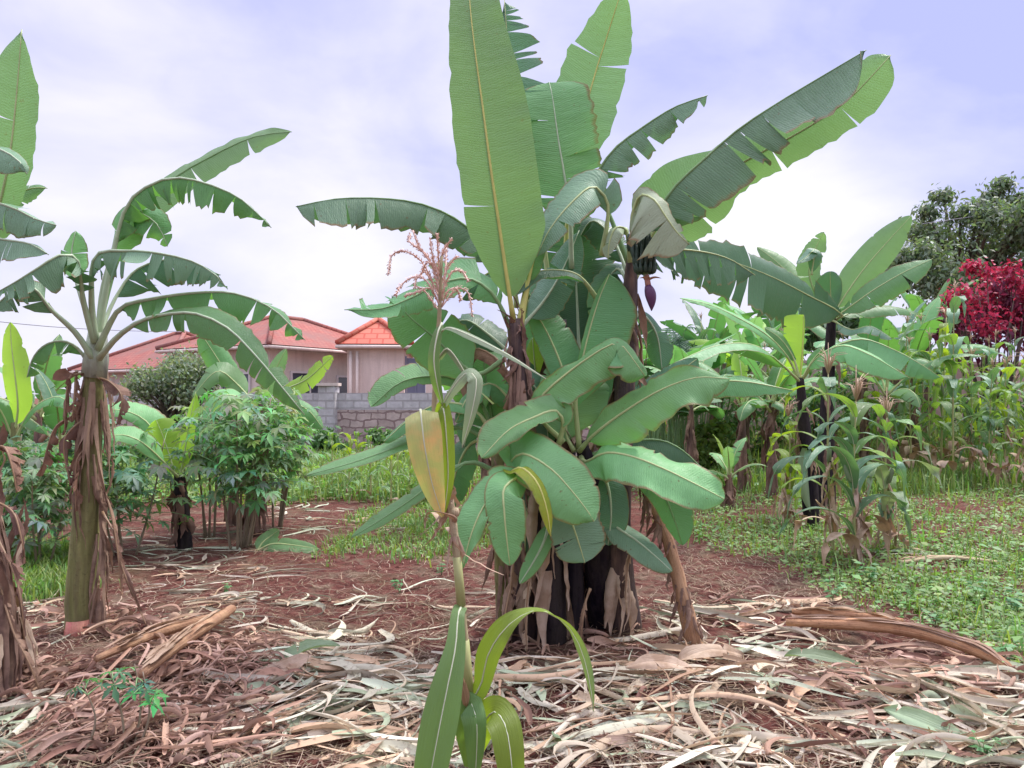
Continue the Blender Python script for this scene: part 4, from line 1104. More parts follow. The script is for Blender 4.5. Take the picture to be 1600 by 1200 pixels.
# front sucker with the drooping front leaves
b5 = base_of(862, 1010)
t5 = thing('banana_plant', 'front banana sucker with drooping leaves and one yellow leaf in the middle clump', 'banana plant', b5, GRP)
stem(t5, [b5 - Vector((0, 0, .05)), P(858, 880, 4.55), P(850, 800, 4.5), P(838, 715, 4.45)], [.095, .09, .07, .035], 'stem_black', seed=48)
sheaths(t5, [b5, P(858, 880, 4.55), P(838, 715, 4.45)], [.11, .10, .035], 16, 'dry_leaf', seed=49, lmin=.3, lmax=.6, wid=.04, t_lo=.35, out=.05)
pl(t5, 'leaf_pale', [(873, 695, 4.45), (880, 660, 4.4), (868, 642, 4.36), (835, 652, 4.28), (795, 672, 4.2), (752, 716, 4.12)], 24, 46, t0=.17, N=(-.1, -.85, .7), fold=(.15, -.05), droop=(.2, .4), ripple=.045, seed=81, rib='rib_pale')
pl(t5, 'leaf_pale', [(838, 735, 4.4), (800, 722, 4.3), (818, 709, 4.22), (860, 732, 4.12), (890, 763, 4.06), (922, 804, 4.02), (928, 815, 4.02)], 46, 50, t0=.10, N=(0, -.85, .65), fold=(.05, -.05), droop=(.2, .3), seed=82, rib='rib_pale', ripple=.035, prof=lambda s: lprofile(s, .25, .60, .6))
pl(t5, 'leaf_yellow', [(842, 730, 4.35), (800, 738, 4.2), (815, 731, 4.1), (838, 752, 4.03), (853, 790, 4.0), (861, 838, 4.0)], 14, 16, t0=.12, N=(.4, -.7, .7), fold=(-.1, -.2), droop=(.2, .2), seed=83, rib='rib_yellow')
pl(t5, 'leaf_pale', [(842, 730, 4.35), (815, 742, 4.2), (792, 752, 4.1), (760, 785, 4.04), (738, 830, 4.0), (722, 890, 4.0)], 18, 38, t0=.14, N=(-.3, -.9, .6), fold=(-.15, .05), droop=(.25, .25), seed=84, rib='rib_pale', ripple=.04)
pl(t5, 'leaf_pale', [(842, 735, 4.35), (805, 748, 4.12), (787, 765, 4.02), (788, 800, 3.98), (792, 845, 3.98), (797, 884, 3.99)], 33, 30, t0=.14, N=(-.1, -1, .3), fold=(-.1, -.1), droop=(.2, .2), seed=85, rib='rib_pale', prof=lambda s: lprofile(s, .35, .6, .7))
pl(t5, 'leaf_blue', [(850, 735, 4.4), (868, 760, 4.3), (885, 795, 4.22), (900, 835, 4.2), (914, 880, 4.2)], 46, 40, t0=.15, N=(0, -1, .3), fold=(-.05, -.05), droop=(.2, .2), tears=(2, 3), amp=.08, seed=86, rib='rib_pale', prof=lambda s: lprofile(s, .35, .72, .7))
pl(t5, 'leaf_pale', [(862, 800, 4.4), (852, 840, 4.32), (838, 870, 4.28), (812, 912, 4.25)], 15, 17, t0=.15, N=(0, -1, .4), seed=87, rib='rib_grey')
pl(t5, 'leaf_dark', [(850, 730, 4.5), (830, 770, 4.5), (822, 820, 4.5), (820, 870, 4.5)], 26, 30, t0=.15, seed=88)
# dead leaves hanging at the foot of the clump
for i, (px, py, h, d, W) in enumerate(((796, 880, 130, 4.45, 20), (822, 900, 120, 4.42, 14), (788, 935, 90, 4.4, 13), (908, 945, 100, 4.45, 13), (978, 870, 90, 4.5, 12))):
    deadleaf(t5 if i < 4 or i > 5 else t6, 'dry_leaf' if i in (0, 1, 4, 5) else 'leaf_dead', [(px + 14, py - 25, d + .06), (px + 6, py, d), (px, py + h * .5, d - .03), (px - 4 + i % 3 * 5, py + h, d - .02)], W * .7, W * .9, seed=300 + i, N=(0, -1, .1), n=9)

for (px, py, top, dd, rr_, lab) in ((925, 982, 800, 4.86, .085, 'cut black banana stem between the core and right plants of the clump'), (895, 1000, 810, 4.62, .07, 'slim black cut banana stem at the front of the clump base'), (838, 990, 790, 4.75, .075, 'dark cut banana stem behind the front sucker of the clump')):
    g = base_of(px, py); q = thing('banana_stump', lab, 'banana stump', g)
    tp = P(px - 6, top, g.y)
    stem(q, [g - Vector((0, 0, .05)), g.lerp(tp, .5) + Vector((.01, 0, 0)), tp], [rr_ * 1.1, rr_, rr_ * .9], 'stem_black', seed=px)
    sheaths(q, [g, g.lerp(tp, .5), tp], [rr_ * 1.1, rr_, rr_ * .9], 7, 'dry_brown', seed=px, lmin=.2, lmax=.6, wid=.022, out=.02, t_lo=.3)
sheaths(t1, [b1, P(818, 850, 4.6)], [.10, .09], 16, 'dry_leaf', 'dry_sheath', .25, .6, .035, .06, 66, .35, 1.0, .05)
sheaths(t2, [b2, P(962, 860, 4.75)], [.12, .105], 7, 'dry_leaf', 'dry_sheath', .2, .4, .035, .05, 67, .45, 1.0, .05)
# dry leaning stalk at right of the clump
g = G(1087, 1012)
td = thing('dry_banana_stalk', 'thin dried brown banana stalk leaning beside the middle clump', 'dry stalk', g)
stem(td, [g - Vector((0, 0, .04)), P(1066, 930, 4.55), P(1042, 840, 4.6), P(1012, 770, 4.65), P(995, 735, 4.68)], [.055, .045, .038, .03, .02], 'log_tan', seed=58, lump=.1)
sheaths(td, [g, P(1066, 930, 4.55), P(1042, 840, 4.6), P(1000, 745, 4.67)], [.055, .045, .038, .02], 46, 'dry_brown', seed=59, lmin=.08, lmax=.22, wid=.018, out=.012)
# ------------------------------------------------------------------ banana plants at left
GL = 'banana plants at the left'
bl = G(128, 988)
tl = thing('banana_plant', 'banana plant with green stem and pink cut base at left', 'banana plant', bl, GL)
D = bl.y
stem(tl, [bl - Vector((0, 0, .05)), P(127, 930, D), P(133, 830, D), P(140, 700, D), P(146, 600, D), P(150, 535, D)], [.098, .088, .078, .07, .064, .05], 'stem_green', seed=2)
b = MB(); b.tube([bl - Vector((0, 0, .05)), P(128, 985, D - .01), P(127, 966, D - .01)], [.106, .102, .0895], 14, 0, True, .03); b.build('cut_base', M['stem_pink'], tl)
b = MB(); b.tube([P(147, 590, D), P(150, 560, D), P(152, 520, D)], [.075, .072, .055], 12, 0, True, .05); b.build('neck', M['stem_neck'], tl)
sheaths(tl, [P(138, 770, D), P(143, 680, D), P(150, 570, D)], [.074, .072, .068], 36, 'dry_brown', seed=4, lmin=.25, lmax=.7, wid=.020, out=.025)
sheaths(tl, [P(160, 960, D), P(158, 860, D), P(152, 740, D)], [.03, .03, .03], 26, 'dry_brown', seed=14, lmin=.25, lmax=.6, wid=.018, out=.03)
# petioles with their leaves
pl(tl, 'leaf_green', [(152, 535, D), (164, 460, D), (178, 390, D), (200, 318, D - .05), (240, 286, D - .1), (280, 278, D - .15), (327, 288, D - .2), (372, 308, D - .25), (403, 334, D - .3), (424, 356, D - .3)], 34, 44, t0=.30, rr=.022, rib='rib_grey',
   N=(-.2, -.45, 1), fold=(-.6, -.9), droop=(.4, .4), tears=(7, 15), amp=0.42, gap=0.2, seed=101, rag=.06, slant=.15)
pl(tl, 'leaf_light', [(152, 535, D + .1), (168, 460, D + .2), (195, 380, D + .25), (258, 290, D + .3), (333, 243, D + .3), (400, 213, D + .25), (456, 206, D + .2)], 26, 40, t0=.34, N=(-.3, -.8, .5), fold=(0, -.2), droop=(.3, .2), tears=(0, 2), amp=.1, seed=102, rib='rib_green')
pl(tl, 'leaf_blue', [(150, 535, D - .05), (143, 470, D - .12), (150, 400, D - .25), (200, 392, D - .35), (250, 396, D - .4), (300, 408, D - .42), (335, 428, D - .42), (356, 452, D - .4)], 30, 50, t0=.25, rr=.022, rib='rib_grey', N=(-.1, -.4, 1), fold=(-.3, -.85), droop=(.3, .3), tears=(7, 13), amp=0.42, gap=0.24, seed=103, rag=.06)
pl(tl, 'leaf_blue', [(148, 535, D - .05), (130, 470, D - .15), (120, 405, D - .28), (95, 398, D - .36), (60, 418, D - .42), (25, 440, D - .45), (-20, 465, D - .45)], 44, 34, t0=.28, rr=.022, rib='rib_grey', N=(.1, -.4, 1), fold=(-.85, -.3), droop=(.3, .3), tears=(13, 6), amp=0.44, gap=0.24, seed=104, rag=.06)
pl(tl, 'leaf_green', [(153, 545, D - .05), (172, 505, D - .1), (190, 480, D - .15), (233, 468, D - .25), (300, 458, D - .35), (365, 458, D - .42), (425, 482, D - .46), (477, 532, D - .48)], 34, 48, t0=.16, rr=.022, rib='rib_grey', N=(-.05, -.4, 1), fold=(-.2, -.9), droop=(.4, .3), tears=(8, 14), amp=0.42, gap=0.26, seed=105, rag=.06)
pl(tl, 'leaf_green', [(155, 560, D - .08), (180, 530, D - .2), (213, 505, D - .3), (255, 492, D - .42), (305, 490, D - .55), (355, 512, D - .65), (400, 556, D - .72), (440, 604, D - .75), (476, 648, D - .75)], 28, 34, t0=.2, rr=.02, rib='rib_grey', N=(-.1, -.7, .9), fold=(.0, -.55), droop=(.3, .3), tears=(6, 9), amp=.28, gap=.12, seed=106)
pl(tl, 'leaf_blue', [(145, 560, D - .05), (118, 520, D - .12), (78, 482, D - .2), (50, 448, D - .26), (20, 455, D - .3), (-20, 490, D - .34)], 34, 26, t0=.4, rr=.02, rib='rib_grey', N=(.1, -.4, 1), fold=(-.8, -.3), droop=(.3, .3), tears=(8, 5), amp=0.4, gap=0.2, seed=107)
pl(tl, 'leaf_green', [(145, 580, D), (122, 545, D - .05), (100, 533, D - .1), (72, 538, D - .14), (52, 558, D - .17), (42, 590, D - .18)], 26, 22, t0=.18, rr=.016, rib='rib_grey', N=(.2, -.5, 1), fold=(-.7, -.5), droop=(.3, .5), tears=(7, 6), amp=.4, gap=.12, seed=108)
pl(tl, 'leaf_pale', [(150, 530, D + .05), (125, 460, D + .08), (112, 400, D + .1), (118, 360, D + .1)], 20, 24, t0=.55, rr=.016, rib='rib_grey', N=(0, -1, .3), tears=(2, 2), amp=.2, seed=109)
pl(tl, 'leaf_dark', [(152, 535, D + .15), (178, 470, D + .3), (215, 420, D + .4), (280, 405, D + .5), (345, 430, D + .6)], 30, 46, t0=.3, rib='rib_grey', N=(0, -.4, 1), fold=(-.3, -.9), tears=(4, 9), amp=.3, gap=.05, seed=110)
pl(tl, 'leaf_green', [(152, 535, D + .1), (160, 450, D + .1), (185, 370, D + .05), (205, 330, D + .05), (245, 350, D), (262, 385, D)], 30, 40, t0=.42, rib='rib_grey', N=(-.2, -.8, .6), fold=(.1, -.3), tears=(2, 4), amp=.25, seed=111)
# withered leaves hanging from the neck
for i, (a, b_, c, W) in enumerate((((150, 590), (190, 620), (182, 665), 26), ((140, 590), (108, 590), (100, 680), 20), ((135, 650), (85, 670), (62, 745), 18), ((140, 655), (100, 690), (110, 760), 22), ((145, 700), (120, 720), (118, 800), 20),
                               ((160, 760), (182, 850), (190, 930), 20), ((160, 800), (192, 890), (232, 985), 12), ((120, 580), (116, 620), (112, 660), 14))):
    deadleaf(tl, 'leaf_dead' if i % 3 else 'dry_brown', [a + (D - .02,), ((a[0] + b_[0]) / 2, min(a[1], b_[1]) - 6 + (b_[1] - a[1]) * .4, D - .08), b_ + (D - .12,), c + (D - .12,)], W * .6, W * .75, seed=400 + i)

# plant that stands just outside the left edge of the picture
b0 = G(-6, 1085)
t0_ = thing('banana_plant', 'banana plant wrapped in dry brown sheaths at the left edge', 'banana plant', b0, GL)
D0 = b0.y
stem(t0_, [b0 - Vector((0, 0, .05)), P(-12, 950, D0), P(-40, 800, D0), P(-66, 600, D0), P(-72, 420, D0)], [.11, .10, .09, .08, .06], 'stem_brown', seed=71)
sheaths(t0_, [b0, P(-12, 950, D0), P(-40, 800, D0), P(-66, 600, D0)], [.13, .12, .10, .085], 120, 'dry_brown', seed=72, lmin=.3, lmax=.8, wid=.022, out=.035, t_lo=.15)
sheaths(t0_, [b0, P(-12, 950, D0), P(-40, 800, D0), P(-66, 600, D0)], [.13, .12, .10, .085], 50, 'dry_leaf', seed=73, lmin=.2, lmax=.6, wid=.018, out=.04, t_lo=.2)
pl(t0_, 'leaf_light', [(-70, 440, D0), (-20, 380, D0 - .02), (2, 310, D0 - .05), (16, 240, D0 - .08), (26, 150, D0 - .1), (34, 46, D0 - .1)], 66, 40, t0=.18, rib='rib_pale', N=(-.2, -1, .1), fold=(.15, .0), droop=(.1, .1), tears=(2, 1), amp=.08, seed=121)
pl(t0_, 'leaf_blue', [(-70, 430, D0), (-45, 360, D0 - .1), (-20, 318, D0 - .2), (20, 325, D0 - .28), (55, 342, D0 - .32), (88, 352, D0 - .34)], 30, 44, t0=.3, rib='rib_grey', N=(-.1, -.5, 1), fold=(-.3, -.6), tears=(4, 6), amp=.3, gap=.06, seed=122)
pl(t0_, 'leaf_blue', [(-70, 440, D0), (-40, 400, D0 - .1), (-25, 372, D0 - .22), (10, 375, D0 - .3), (50, 382, D0 - .36), (76, 398, D0 - .38)], 26, 44, t0=.3, rib='rib_grey', N=(-.1, -.6, 1), fold=(-.3, -.5), tears=(3, 5), amp=.25, gap=.05, seed=123)
pl(t0_, 'leaf_blue', [(-70, 440, D0 - .05), (-40, 300, D0 - .18), (-26, 232, D0 - .3), (10, 238, D0 - .4), (36, 258, D0 - .44), (42, 272, D0 - .44)], 22, 44, t0=.4, rib='rib_grey', N=(-.1, -.8, 1), fold=(-.2, -.4), tears=(3, 3), amp=.15, gap=.03, seed=124)
pl(t0_, 'leaf_light', [(-70, 430, D0 + .1), (-10, 360, D0 + .12), (20, 310, D0 + .14), (50, 294, D0 + .14), (74, 294, D0 + .14)], 20, 26, t0=.3, N=(0, -1, .4), tears=(2, 2), amp=.2, seed=125)
for i, (a, b_, c, W) in enumerate((((-15, 780), (20, 800), (40, 880), 16), ((-10, 700), (8, 700), (26, 770), 22), ((-5, 840), (24, 900), (38, 1000), 18), ((-5, 900), (22, 990), (62, 1080), 16))):
    deadleaf(t0_, 'leaf_dead' if i % 2 else 'dry_brown', [a + (D0 - .02,), b_ + (D0 - .1,), ((b_[0] + c[0]) / 2 + 3, (b_[1] + c[1]) / 2, D0 - .12), c + (D0 - .1,)], W * .6, W * .75, seed=430 + i)

# bright young plant far left and the others in the middle distance
def ground_at(px, d):
    x = (px - 800) / F * d; return Vector((x, d, gh(x, d)))
g = ground_at(20, 7.0)
ty = thing('banana_plant', 'young banana plant with one bright yellow green blade at the left edge', 'banana plant', g, GL)
stem(ty, [g - Vector((0, 0, .05)), P(25, 700, 7.0), P(22, 660, 7.0)], [.07, .06, .035], 'stem_green', seed=81)
pl(ty, 'leaf_young_backlit', [(22, 680, 7.0), (28, 640, 6.95), (24, 590, 6.9), (18, 540, 6.9), (16, 503, 6.9)], 24, 22, t0=.1, seed=131)
pl(ty, 'leaf_green', [(22, 690, 7.0), (50, 640, 6.9), (90, 620, 6.8), (120, 640, 6.7)], 14, 22, t0=.15, N=(0, -.6, 1), tears=(2, 3), amp=.2, seed=132)
pl(ty, 'leaf_green', [(22, 690, 7.0), (0, 640, 6.9), (-25, 620, 6.8), (-50, 640, 6.7)], 16, 22, t0=.15, N=(0, -.6, 1), seed=133)

GM = 'small banana plants behind the left row'
g = G(288, 855)
tm = thing('banana_plant', 'small banana plant with bright torn leaf and dark stump stem at left', 'banana plant', g, GM)
Dm = g.y
stem(tm, [g - Vector((0, 0, .05)), P(284, 800, Dm), P(280, 740, Dm)], [.085, .075, .05], 'stem_black', seed=85)
sheaths(tm, [g, P(284, 800, Dm), P(280, 740, Dm)], [.085, .075, .05], 14, 'dry_brown', seed=86, lmin=.15, lmax=.4, wid=.05)
pl(tm, 'leaf_young_backlit', [(276, 752, Dm), (266, 715, Dm), (254, 680, Dm), (244, 656, Dm)], 34, 30, t0=.12, N=(0, -1, .3), tears=(4, 5), amp=.3, gap=.03, seed=134, prof=lambda s: lprofile(s, .4, .6))
pl(tm, 'leaf_young_backlit', [(280, 752, Dm), (288, 710, Dm), (296, 660, Dm), (306, 612, Dm)], 12, 14, t0=.1, tears=(3, 3), amp=.35, gap=.1, seed=135)
pl(tm, 'leaf_green', [(278, 755, Dm), (250, 735, Dm - .1), (222, 732, Dm - .2), (200, 745, Dm - .3)], 10, 20, t0=.1, N=(0, -.6, 1), seed=136)
pl(tm, 'leaf_pale', [(278, 745, Dm - .2), (220, 690, Dm - .5), (180, 680, Dm - .6), (155, 712, Dm - .7)], 14, 28, t0=.2, N=(0, -.8, .8), tears=(2, 3), amp=.2, seed=137)
pl(tm, 'leaf_pale', [(278, 745, Dm + .2), (230, 660, Dm + .2), (180, 640, Dm + .1), (130, 660, Dm)], 16, 30, t0=.2, N=(0, -.8, .8), tears=(2, 3), amp=.2, seed=138)
g = ground_at(395, 8.4)
tn = thing('banana_plant', 'banana plant with dark brown trunk standing among the cassava at left', 'banana plant', g, GM)
stem(tn, [g - Vector((0, 0, .05)), P(396, 780, 8.4), P(402, 690, 8.4), P(408, 630, 8.4)], [.085, .075, .06, .04], 'stem_brown', seed=87)
sheaths(tn, [g, P(396, 780, 8.4), P(408, 650, 8.4)], [.085, .075, .045], 26, 'dry_brown', seed=88, lmin=.2, lmax=.5, wid=.06)
pl(tn, 'leaf_light', [(408, 640, 8.4), (420, 605, 8.4), (434, 570, 8.4), (447, 545, 8.4)], 15, 14, t0=.15, seed=141)
pl(tn, 'leaf_young_backlit', [(410, 640, 8.3), (440, 612, 8.2), (480, 592, 8.1), (520, 556, 8.0)], 20, 20, t0=.25, N=(0, -.9, .6), tears=(5, 6), amp=.3, gap=.05, seed=142)
pl(tn, 'leaf_light', [(405, 640, 8.4), (370, 600, 8.4), (340, 580, 8.3), (300, 620, 8.2)], 20, 24, t0=.2, N=(0, -.8, .8), tears=(3, 3), amp=.2, seed=143)
pl(tn, 'leaf_green', [(405, 640, 8.5), (360, 590, 8.6), (330, 545, 8.6), (310, 515, 8.6)], 24, 22, t0=.3, N=(0, -1, .2), tears=(3, 2), amp=.3, seed=144)
pl(tn, 'leaf_pale', [(405, 650, 8.2), (370, 620, 8.0), (345, 620, 7.9), (320, 660, 7.8)], 14, 26, t0=.2, N=(0, -.8, .8), seed=145)
pl(tn, 'leaf_green', [(410, 650, 8.5), (450, 630, 8.5), (480, 640, 8.5), (505, 670, 8.5)], 14, 22, t0=.2, N=(0, -.8, .8), tears=(3, 3), amp=.2, seed=146)
g = ground_at(365, 9.0)
banana('banana_plant', 'short banana stem half hidden under the cassava leaves at left', g, .8, .07, 5, .8, .13, 91, ('leaf_green', 'leaf_pale'), GM, torn=(1, 4))
g = ground_at(95, 8.6)
banana('banana_plant', 'shaded banana plant behind the cassava at the left edge', g, 1.0, .07, 6, 1.0, .15, 92, ('leaf_green', 'leaf_dark'), GM, torn=(1, 5))
g = ground_at(60, 10.2)
banana('banana_plant', 'pale banana plant below the power line at far left', g, 1.3, .08, 6, 1.3, .17, 93, ('leaf_pale', 'leaf_light'), GM, torn=(2, 6))

GC = 'cassava plants at the left'
cassava('cassava_plant', 'large leafy cassava plant in front of the block wall at left', ground_at(372, 7.6), 1.55, 7, 50, .15, 201, GC, (0.19, 0.32, 0.17), .62, .32)
cassava('cassava_plant', 'tall cassava stems in front of the rounded bush', ground_at(330, 8.3), 1.55, 5, 36, .145, 202, GC, (0.19, 0.31, 0.16), .5, .4)
cassava('cassava_plant', 'cassava plant with thin red stalks left of the block wall', ground_at(430, 8.8), 1.4, 5, 34, .145, 206, GC, (0.20, 0.32, 0.14), .55, .35)
cassava('cassava_plant', 'dark cassava plant right of the green banana stem', ground_at(195, 7.2), 1.15, 5, 34, .145, 203, GC, (0.12, 0.22, 0.11), .55, .25)
cassava('cassava_plant', 'dark cassava plant left of the green banana stem', ground_at(62, 6.6), 1.05, 5, 34, .145, 204, GC, (0.13, 0.23, 0.11), .5, .25)
cassava('cassava_plant', 'cassava plant at the very left edge', ground_at(-10, 6.9), 1.2, 4, 28, .145, 205, GC, (0.13, 0.23, 0.11), .5, .25)
cassava('cassava_seedling', 'small cassava seedling with three thin stems on the brown leaf heap', G(205, 1182), .34, 3, 5, .075, 207, None, (0.07, 0.24, 0.10), .16, .5, (5,))
cassava('cassava_seedling', 'tiny two leaved cassava seedling at the left of the brown leaf heap', G(122, 1192), .30, 1, 4, .06, 208, None, (0.07, 0.22, 0.10), .14, .85, (5,))
# ------------------------------------------------------------------ the maize plant in front
d = 2.3
gx = (748 - 800) / F * d
gb_ = Vector((gx, d, gh(gx, d)))
tf_ = thing('maize_plant', 'tall maize plant with feathery tassel in the foreground', 'maize plant', gb_)
sp_ = [gb_ - Vector((0, 0, .05)), P(744, 1200, d), P(733, 1090, d), P(722, 960, d), P(712, 850, d), P(700, 760, d), P(680, 660, d), P(683, 560, d), P(687, 480, d), P(690, 400, d)]
cv = spline(sp_, 50)
b = MB(); b.tube([Vector(p) for p in cv], list(np.interp(np.linspace(0, 1, 50), [0, .3, .6, .85, 1], [.015, .0135, .0115, .008, .004])), 10, 0, True, .02); b.build('stalk', M['corn_stalk_dry'], tf_)
for q in (P(722, 952, d), P(710, 800, d), P(733, 1100, d)):
    b = MB(); b.tube([q - Vector((0, 0, .012)), q, q + Vector((0, 0, .012))], [.0125, .0155, .0125], 10); b.build('node', M['corn_stalk_dry'], tf_)
cp = lambda s: min(1, .35 + s * 2.2) * (max(0.0, 1 - s ** 2.6)) ** .85
cpl = lambda s: min(1, .6 + s * 1.5) * (max(0.0, 1 - s ** 3.2)) ** .8
CR = dict(t0=0.01, nv=4, ns=50, slant=.35, rr=.004, rt=.001, rib='corn_rib')
pl(tf_, 'corn_orange', [(657, 640, d - .04), (659, 660, d - .07), (664, 700, d - .08), (675, 755, d - .07), (692, 808, d - .05)], 28, 28, N=(-.25, -1, .15), fold=(-.1, .25), droop=(.15, .1), seed=501, prof=lambda s: (.93 + .07 * smooth01(0, .2, s)) * max(0.0, 1 - s ** 2.2) ** .75, ripple=.008, **CR)
pl(tf_, 'corn_bright', [(684, 655, d), (692, 636, d - .03), (698, 690, d - .04), (700, 750, d - .04), (693, 808, d - .04)], 13, 12, N=(.15, -1, .1), fold=(.1, .25), seed=502, prof=cpl, ripple=.004, **CR)
pl(tf_, 'corn_leaf', [(690, 505, d), (684, 520, d - .03), (678, 560, d - .05), (683, 600, d - .05), (692, 634, d - .03)], 10, 15, N=(-.1, -1, .1), fold=(-.3, -.3), droop=(.6, .6), seed=503, prof=lambda s: math.sin(min(1, .12 + s * .88) * math.pi) ** .6, ripple=.002, **CR)
pl(tf_, 'corn_pale', [(688, 520, d), (700, 512, d - .05), (740, 527, d - .12), (800, 558, d - .2), (853, 592, d - .26)], 7, 8, N=(.1, -.5, 1), fold=(.2, -.2), seed=504, prof=cp, ripple=.002, **CR)
pl(tf_, 'corn_pale', [(684, 650, d), (705, 610, d - .04), (730, 582, d - .08), (744, 592, d - .1), (738, 640, d - .12), (722, 700, d - .12)], 13, 18, N=[(0, -.6, 1), (.3, -1, .2)], fold=(.1, .2), seed=505, prof=cp, ripple=.004, **CR)
pl(tf_, 'corn_pale', [(684, 560, d), (700, 545, d - .02), (735, 595, d), (770, 632, d + .02)], 3, 4, N=(.1, -.6, 1), fold=(.1, .1), seed=510, prof=cp, **CR)
pl(tf_, 'corn_leaf', [(722, 945, d), (716, 960, d - .04), (712, 1010, d - .09), (700, 1070, d - .13), (686, 1140, d - .16), (672, 1215, d - .18), (655, 1320, d - .18)], 30, 32, N=(-.1, -1, .25), fold=(.15, .45), droop=(-.1, .1), seed=506, prof=lambda s: (.36 + .64 * smooth01(.0, .5, s)) * max(0, 1 - s ** 4) ** .7, ripple=.004, **CR)
pl(tf_, 'corn_arch', [(733, 1095, d), (750, 1075, d - .02), (764, 1020, d - .05), (798, 974, d - .09), (841, 954, d - .13), (884, 975, d - .18), (907, 1012, d - .22), (922, 1068, d - .25), (927, 1112, d - .26)], 21, 23, N=[(-.4, -1, .35), (.4, 1, .45)], fold=(.2, .12), droop=(.1, .3), seed=507, prof=lambda s: (.7 + .3 * smooth01(0, .25, s)) * max(0.0, 1 - s ** 2.8) ** .9, ripple=.008, **CR)
pl(tf_, 'corn_bright', [(736, 1180, d), (750, 1140, d - .04), (772, 1112, d - .1), (790, 1135, d - .16), (800, 1200, d - .2), (806, 1280, d - .2)], 26, 30, N=[(0, -.7, 1), (.2, -1, .2)], fold=(.1, .2), droop=(.2, .3), seed=508, prof=cpl, ripple=.005, **CR)
pl(tf_, 'corn_leaf', [(736, 1200, d), (728, 1130, d - .05), (735, 1098, d - .06), (745, 1130, d - .1), (742, 1230, d - .12)], 18, 26, N=[(0, -.7, 1), (0, -1, .2)], fold=(.3, .4), seed=509, prof=cpl, ripple=.004, **CR)
b = MB(); b.tube([Vector(p) for p in spline([P(730, 1105, d - .04), P(727, 1085, d - .05), P(721, 1060, d - .06), P(716, 1042, d - .07)], 8)], [.012, .014, .014, .012, .010, .007, .004, .001], 8); b.build('ear_husk', M['log_tan'], tf_)
r = random.Random(8)
sheaths(tf_, [P(712, 850, d), P(706, 800, d), P(697, 745, d)], [.0125, .012, .011], 12, 'dry_leaf', seed=77, lmin=.05, lmax=.14, wid=.010, out=.012, up=.4)
for (q0, q1, ra) in ((P(745, 1225, d), P(735, 1120, d), .0185), (P(733, 1092, d), P(725, 1000, d), .017), (P(721, 948, d), P(714, 870, d), .0142)):
    b = MB(); b.tube([q0, q0.lerp(q1, .5), q1], [ra, ra * .97, ra * .93], 12); b.build('leaf_sheath', M['corn_stalk'], tf_)
# tassel with spikelets
tb = MB()
def spike(pts, rad, dens=430):
    c = spline(pts, 40); L = np.sum(np.linalg.norm(np.diff(c, axis=0), axis=1))
    tb.tube([Vector(p) for p in c[::3]], rad * .6, 5, 0)
    for i in range(int(L * dens)):
        f = r.uniform(.12, 1); q = Vector(c[int(f * 39)]); T = Vector(c[min(39, int(f * 39) + 1)] - c[max(0, int(f * 39) - 1)]).normalized()
        A = Vector((r.gauss(0, 1), r.gauss(0, 1), r.gauss(0, 1))).normalized(); A = (A - T * A.dot(T)).normalized()
        s0 = q + A * rad * .4; d_ = (T * .8 + A * .6).normalized(); ln = .0095 * r.uniform(.8, 1.3)
        S = d_.cross(A).normalized()
        v = [tb.vert(s0), tb.vert(s0 + d_ * ln * .5 + S * .002), tb.vert(s0 + d_ * ln), tb.vert(s0 + d_ * ln * .5 - S * .002), tb.vert(s0 + d_ * ln * .5 + A * .0022)]
        tb.face((v[0], v[1], v[4])); tb.face((v[1], v[2], v[4])); tb.face((v[2], v[3], v[4])); tb.face((v[3], v[0], v[4]))
for pts in ([(690, 470), (686, 420), (683, 365)], [(689, 460), (668, 400), (640, 378), (642, 366)], [(688, 445), (690, 400), (706, 372)], [(688, 470), (660, 410), (632, 392), (612, 400), (606, 430)], [(688, 480), (668, 440), (648, 432), (628, 444), (618, 462)],
            [(689, 480), (672, 450), (650, 457), (634, 462)], [(690, 460), (706, 425), (722, 424), (732, 440)], [(690, 470), (664, 425), (650, 437), (648, 450)], [(690, 480), (715, 450), (732, 458), (738, 495)], [(688, 440), (676, 400), (672, 372)], [(690, 480), (700, 455), (712, 450), (720, 470)],
            [(689, 450), (698, 420), (714, 400)], [(689, 490), (664, 455), (652, 448)], [(690, 450), (682, 420), (668, 410), (660, 424)], [(690, 470), (696, 430), (697, 385)], [(690, 475), (680, 430), (676, 400)], [(688, 430), (655, 385), (645, 360)]):
    spike([P(x, y, d + r.uniform(-.04, .04) * (i > 0)) for i, (x, y) in enumerate(pts)], .0042)
tb.build('tassel', M['tassel'], tf_)

# ------------------------------------------------------------------ maize at right
GR = 'maize plants at the right'
mz = [('maize plant with drooping blue green leaves and long tassel right of the peeling banana stem', 1338, 6.7, 1.45, 13, ('corn_blue', 'corn_leaf', 'corn_blue'), 601, 1.1),
      ('maize plant with yellowing leaves just behind the front maize at right', 1303, 7.3, 1.72, 13, ('corn_blue', 'corn_bright'), 602, 1.05),
      ('maize plant with thin hanging leaf ends to the right of the front maize', 1385, 7.4, 1.30, 11, ('corn_blue', 'corn_leaf', 'corn_pale'), 603, 1.0),
      ('yellow leaved maize plant by the peeling banana stem', 1228, 8.8, 1.25, 9, ('corn_bright', 'corn_leaf'), 604, .7),
      ('dry footed maize plant nearest the right edge', 1572, 13.0, 2.0, 12, ('corn_bright', 'corn_leaf'), 605, 1.1),
      ('leafy maize plant left of the dry footed one at right edge', 1515, 13.6, 2.2, 12, ('corn_bright', 'corn_leaf', 'corn_blue'), 606, 1.15),
      ('maize plant partly cut by the right edge of the picture', 1602, 12.0, 2.0, 12, ('corn_bright', 'corn_leaf'), 607, 1.1)]
